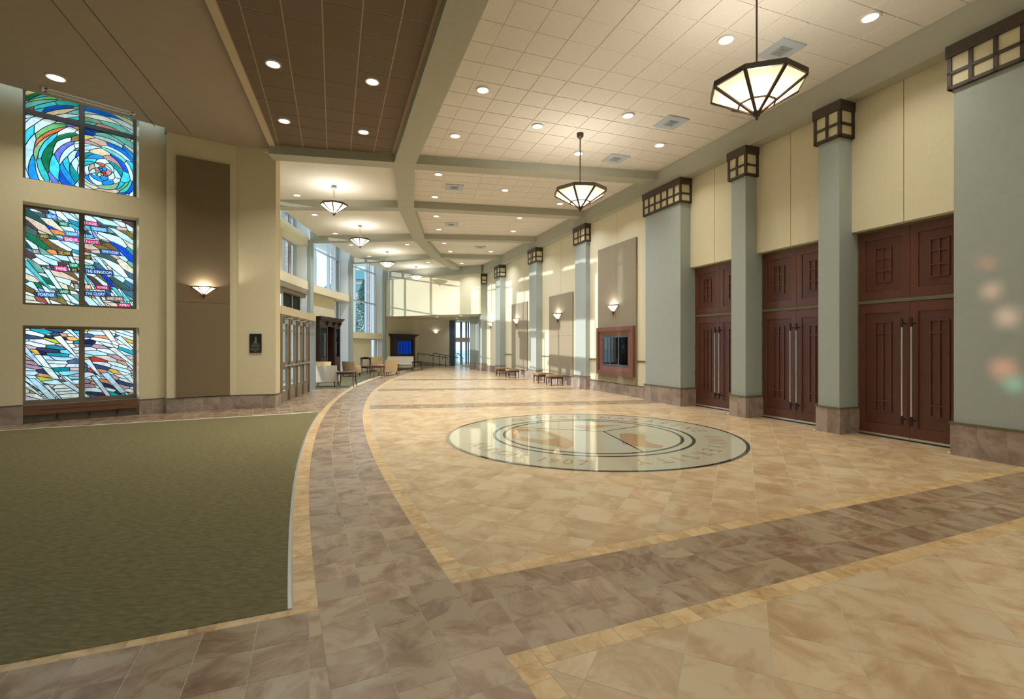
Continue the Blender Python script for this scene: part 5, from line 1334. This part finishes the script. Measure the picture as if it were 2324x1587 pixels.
spots = [(17.45, 'tan upholstered bench nearest the camera, in front of the second fabric panel'), (18.75, 'tan bench beside the nearest bench, standing before a sage column'), (22.3, 'nearer bench of the far pair, in front of the third fabric panel'), (23.75, 'farthest tan bench, standing before a far sage column')]
for i, (s_, lb) in enumerate(spots):
    p = P2(s_, 8.24)
    if i == 0: bn.location = (p[0], p[1], 0); bn.rotation_euler = (0, 0, A20)
    else: dup(bn, (p[0], p[1], 0), A20, lb)
for i, (px, py, lb) in enumerate(((1652, 942, 'by the slim column right of the farthest doors'), (1848, 979, 'before the slim column next to the nearest doors'), (2154, 1031, 'beside the wide column at the right edge'))):
    x, y = at(px, py); ds = root('door_stop', (x, y, 0), 'tiny white door stop ' + lb, 'door stop')
    mk('ball', MB().lathe([(.004, .0), (.016, .006), (.022, .02), (.016, .034), (.004, .04)], (x, y), 10), 'ring_white', ds, True)
# tall display cabinet
CF = Fr((-8.9, 22.35), (0, 1)); CF.b = (-1, 0)
cb = root('display_cabinet', CF(1.35, 0, 0), 'tall dark wood display cabinet with glass doors, left of the window pier', 'cabinet')
CH = 2.94; CL_ = 2.72
mb = MB().box(CF, 0, CL_, .38, .42, 0, CH - .2).box(CF, 0, .06, 0, .4, 0, CH - .2).box(CF, CL_ - .06, CL_, 0, .4, 0, CH - .2).box(CF, .06, CL_ - .06, .05, .4, 0, .12).box(CF, .06, CL_ - .06, .02, .4, 2.5, CH - .2)
for a in (.98, 1.86): mb.box(CF, a - .04, a + .04, 0, .4, .1, 2.5)
mk('body', mb, 'cabinet_wood', cb)
mk('cornice', MB().box(CF, -.05, CL_ + .05, -.05, .42, CH - .2, CH - .13).box(CF, -.12, CL_ + .12, -.12, .42, CH - .13, CH - .05).box(CF, -.18, CL_ + .18, -.18, .42, CH - .05, CH), 'cabinet_wood', cb)
for a in (.98, 1.86, 2.62): mk('corbel', MB().hexa([CF(a - .05, -.0, 2.52), CF(a + .05, -.0, 2.52), CF(a + .05, .02, 2.52), CF(a - .05, .02, 2.52)], [CF(a - .05, -.12, CH - .2), CF(a + .05, -.12, CH - .2), CF(a + .05, .02, CH - .2), CF(a - .05, .02, CH - .2)]), 'dark_wood', cb)
for a0, a1 in ((.06, .94), (1.90, CL_ - .06)):
    d = MB().box(CF, a0, a0 + .1, -.02, .01, .9, 2.5).box(CF, a1 - .1, a1, -.02, .01, .9, 2.5).box(CF, a0 + .1, a1 - .1, -.018, .01, .9, 1.0).box(CF, a0 + .1, a1 - .1, -.018, .01, 2.42, 2.5)
    dr = mk('glass_door', d, 'cabinet_wood', cb)
    mk('pane', MB().face([CF(a0 + .1, -.0, 1.0), CF(a1 - .1, 0, 1.0), CF(a1 - .1, 0, 2.42), CF(a0 + .1, 0, 2.42)]), 'glass_shine', dr, recalc=False)
    mk('lower_door', MB().box(CF, a0, a1, -.015, .02, .12, .9).box(CF, a0 + .12, a1 - .12, -.025, -.01, .22, .8), 'cabinet_wood', cb)
    for z in (1.35, 1.72, 2.08): mk('shelf', MB().box(CF, a0, a1, .04, .38, z, z + .02), 'cabinet_wood', cb)
pf = root('framed_picture', CF(1.2, .1, 1.4), 'small pale framed picture in the open middle niche of the tall cabinet', 'picture')
mk('frame', MB().box(CF, 1.03, 1.30, .14, .16, 1.37, 2.0), 'frame_taupe', pf); mk('print', MB().box(CF, 1.05, 1.28, .13, .14, 1.40, 1.97), 'picture', pf)
for a, z, c, lb in ((.35, 1.37, 'picture', 'small pale card standing on the lowest shelf of the left glass door'), (.35, 1.74, 'plaque_text', 'small grey frame on the middle shelf of the left glass door'), (2.2, 1.37, 'edge_metal', 'small pale figure standing on the shelf of the right glass door'), (2.3, 1.74, 'frame_blue', 'small blue box on the middle shelf of the right glass door')):
    tag(mk('keepsake', MB().box(CF, a, a + .22, .2, .24, z, z + .26).box(CF, a + .02, a + .2, .17, .28, z, z + .02), c), lb, 'keepsake')
# second cabinet with blue lit panels
a0, a1 = fR1.px(897, -.42), fR1.px(942, -.42)
c2 = root('screen_cabinet', fR1((a0 + a1) / 2, -.2, 0), 'dark wood cabinet with five glowing blue strips in the far recess', 'cabinet')
B_ = -.42; L_ = a1 - a0
f2 = lambda u: a0 + L_ * u
mb = MB().box(fR1, a0, a1, B_ + .1, -.01, 0, 2.2).box(fR1, a0, f2(.12), B_, B_ + .1, 0, 2.2).box(fR1, f2(.88), a1, B_, B_ + .1, 0, 2.2).box(fR1, f2(.12), f2(.88), B_ + .02, B_ + .1, 0, .93).box(fR1, f2(.12), f2(.88), B_ + .02, B_ + .1, 1.93, 2.2)
mk('body', mb, 'cabinet_wood', c2)
mk('cornice', MB().box(fR1, a0 - .08, a1 + .08, B_ - .08, -.01, 2.2, 2.28).box(fR1, a0 - .2, a1 + .2, B_ - .2, -.01, 2.28, 2.37), 'cabinet_wood', c2)
for k in range(5):
    u0 = .14 + k * .148
    mk('blue_strip', MB().box(fR1, f2(u0), f2(u0 + .10), B_ + .05, B_ + .09, .97, 1.88), 'screen_blue', c2)
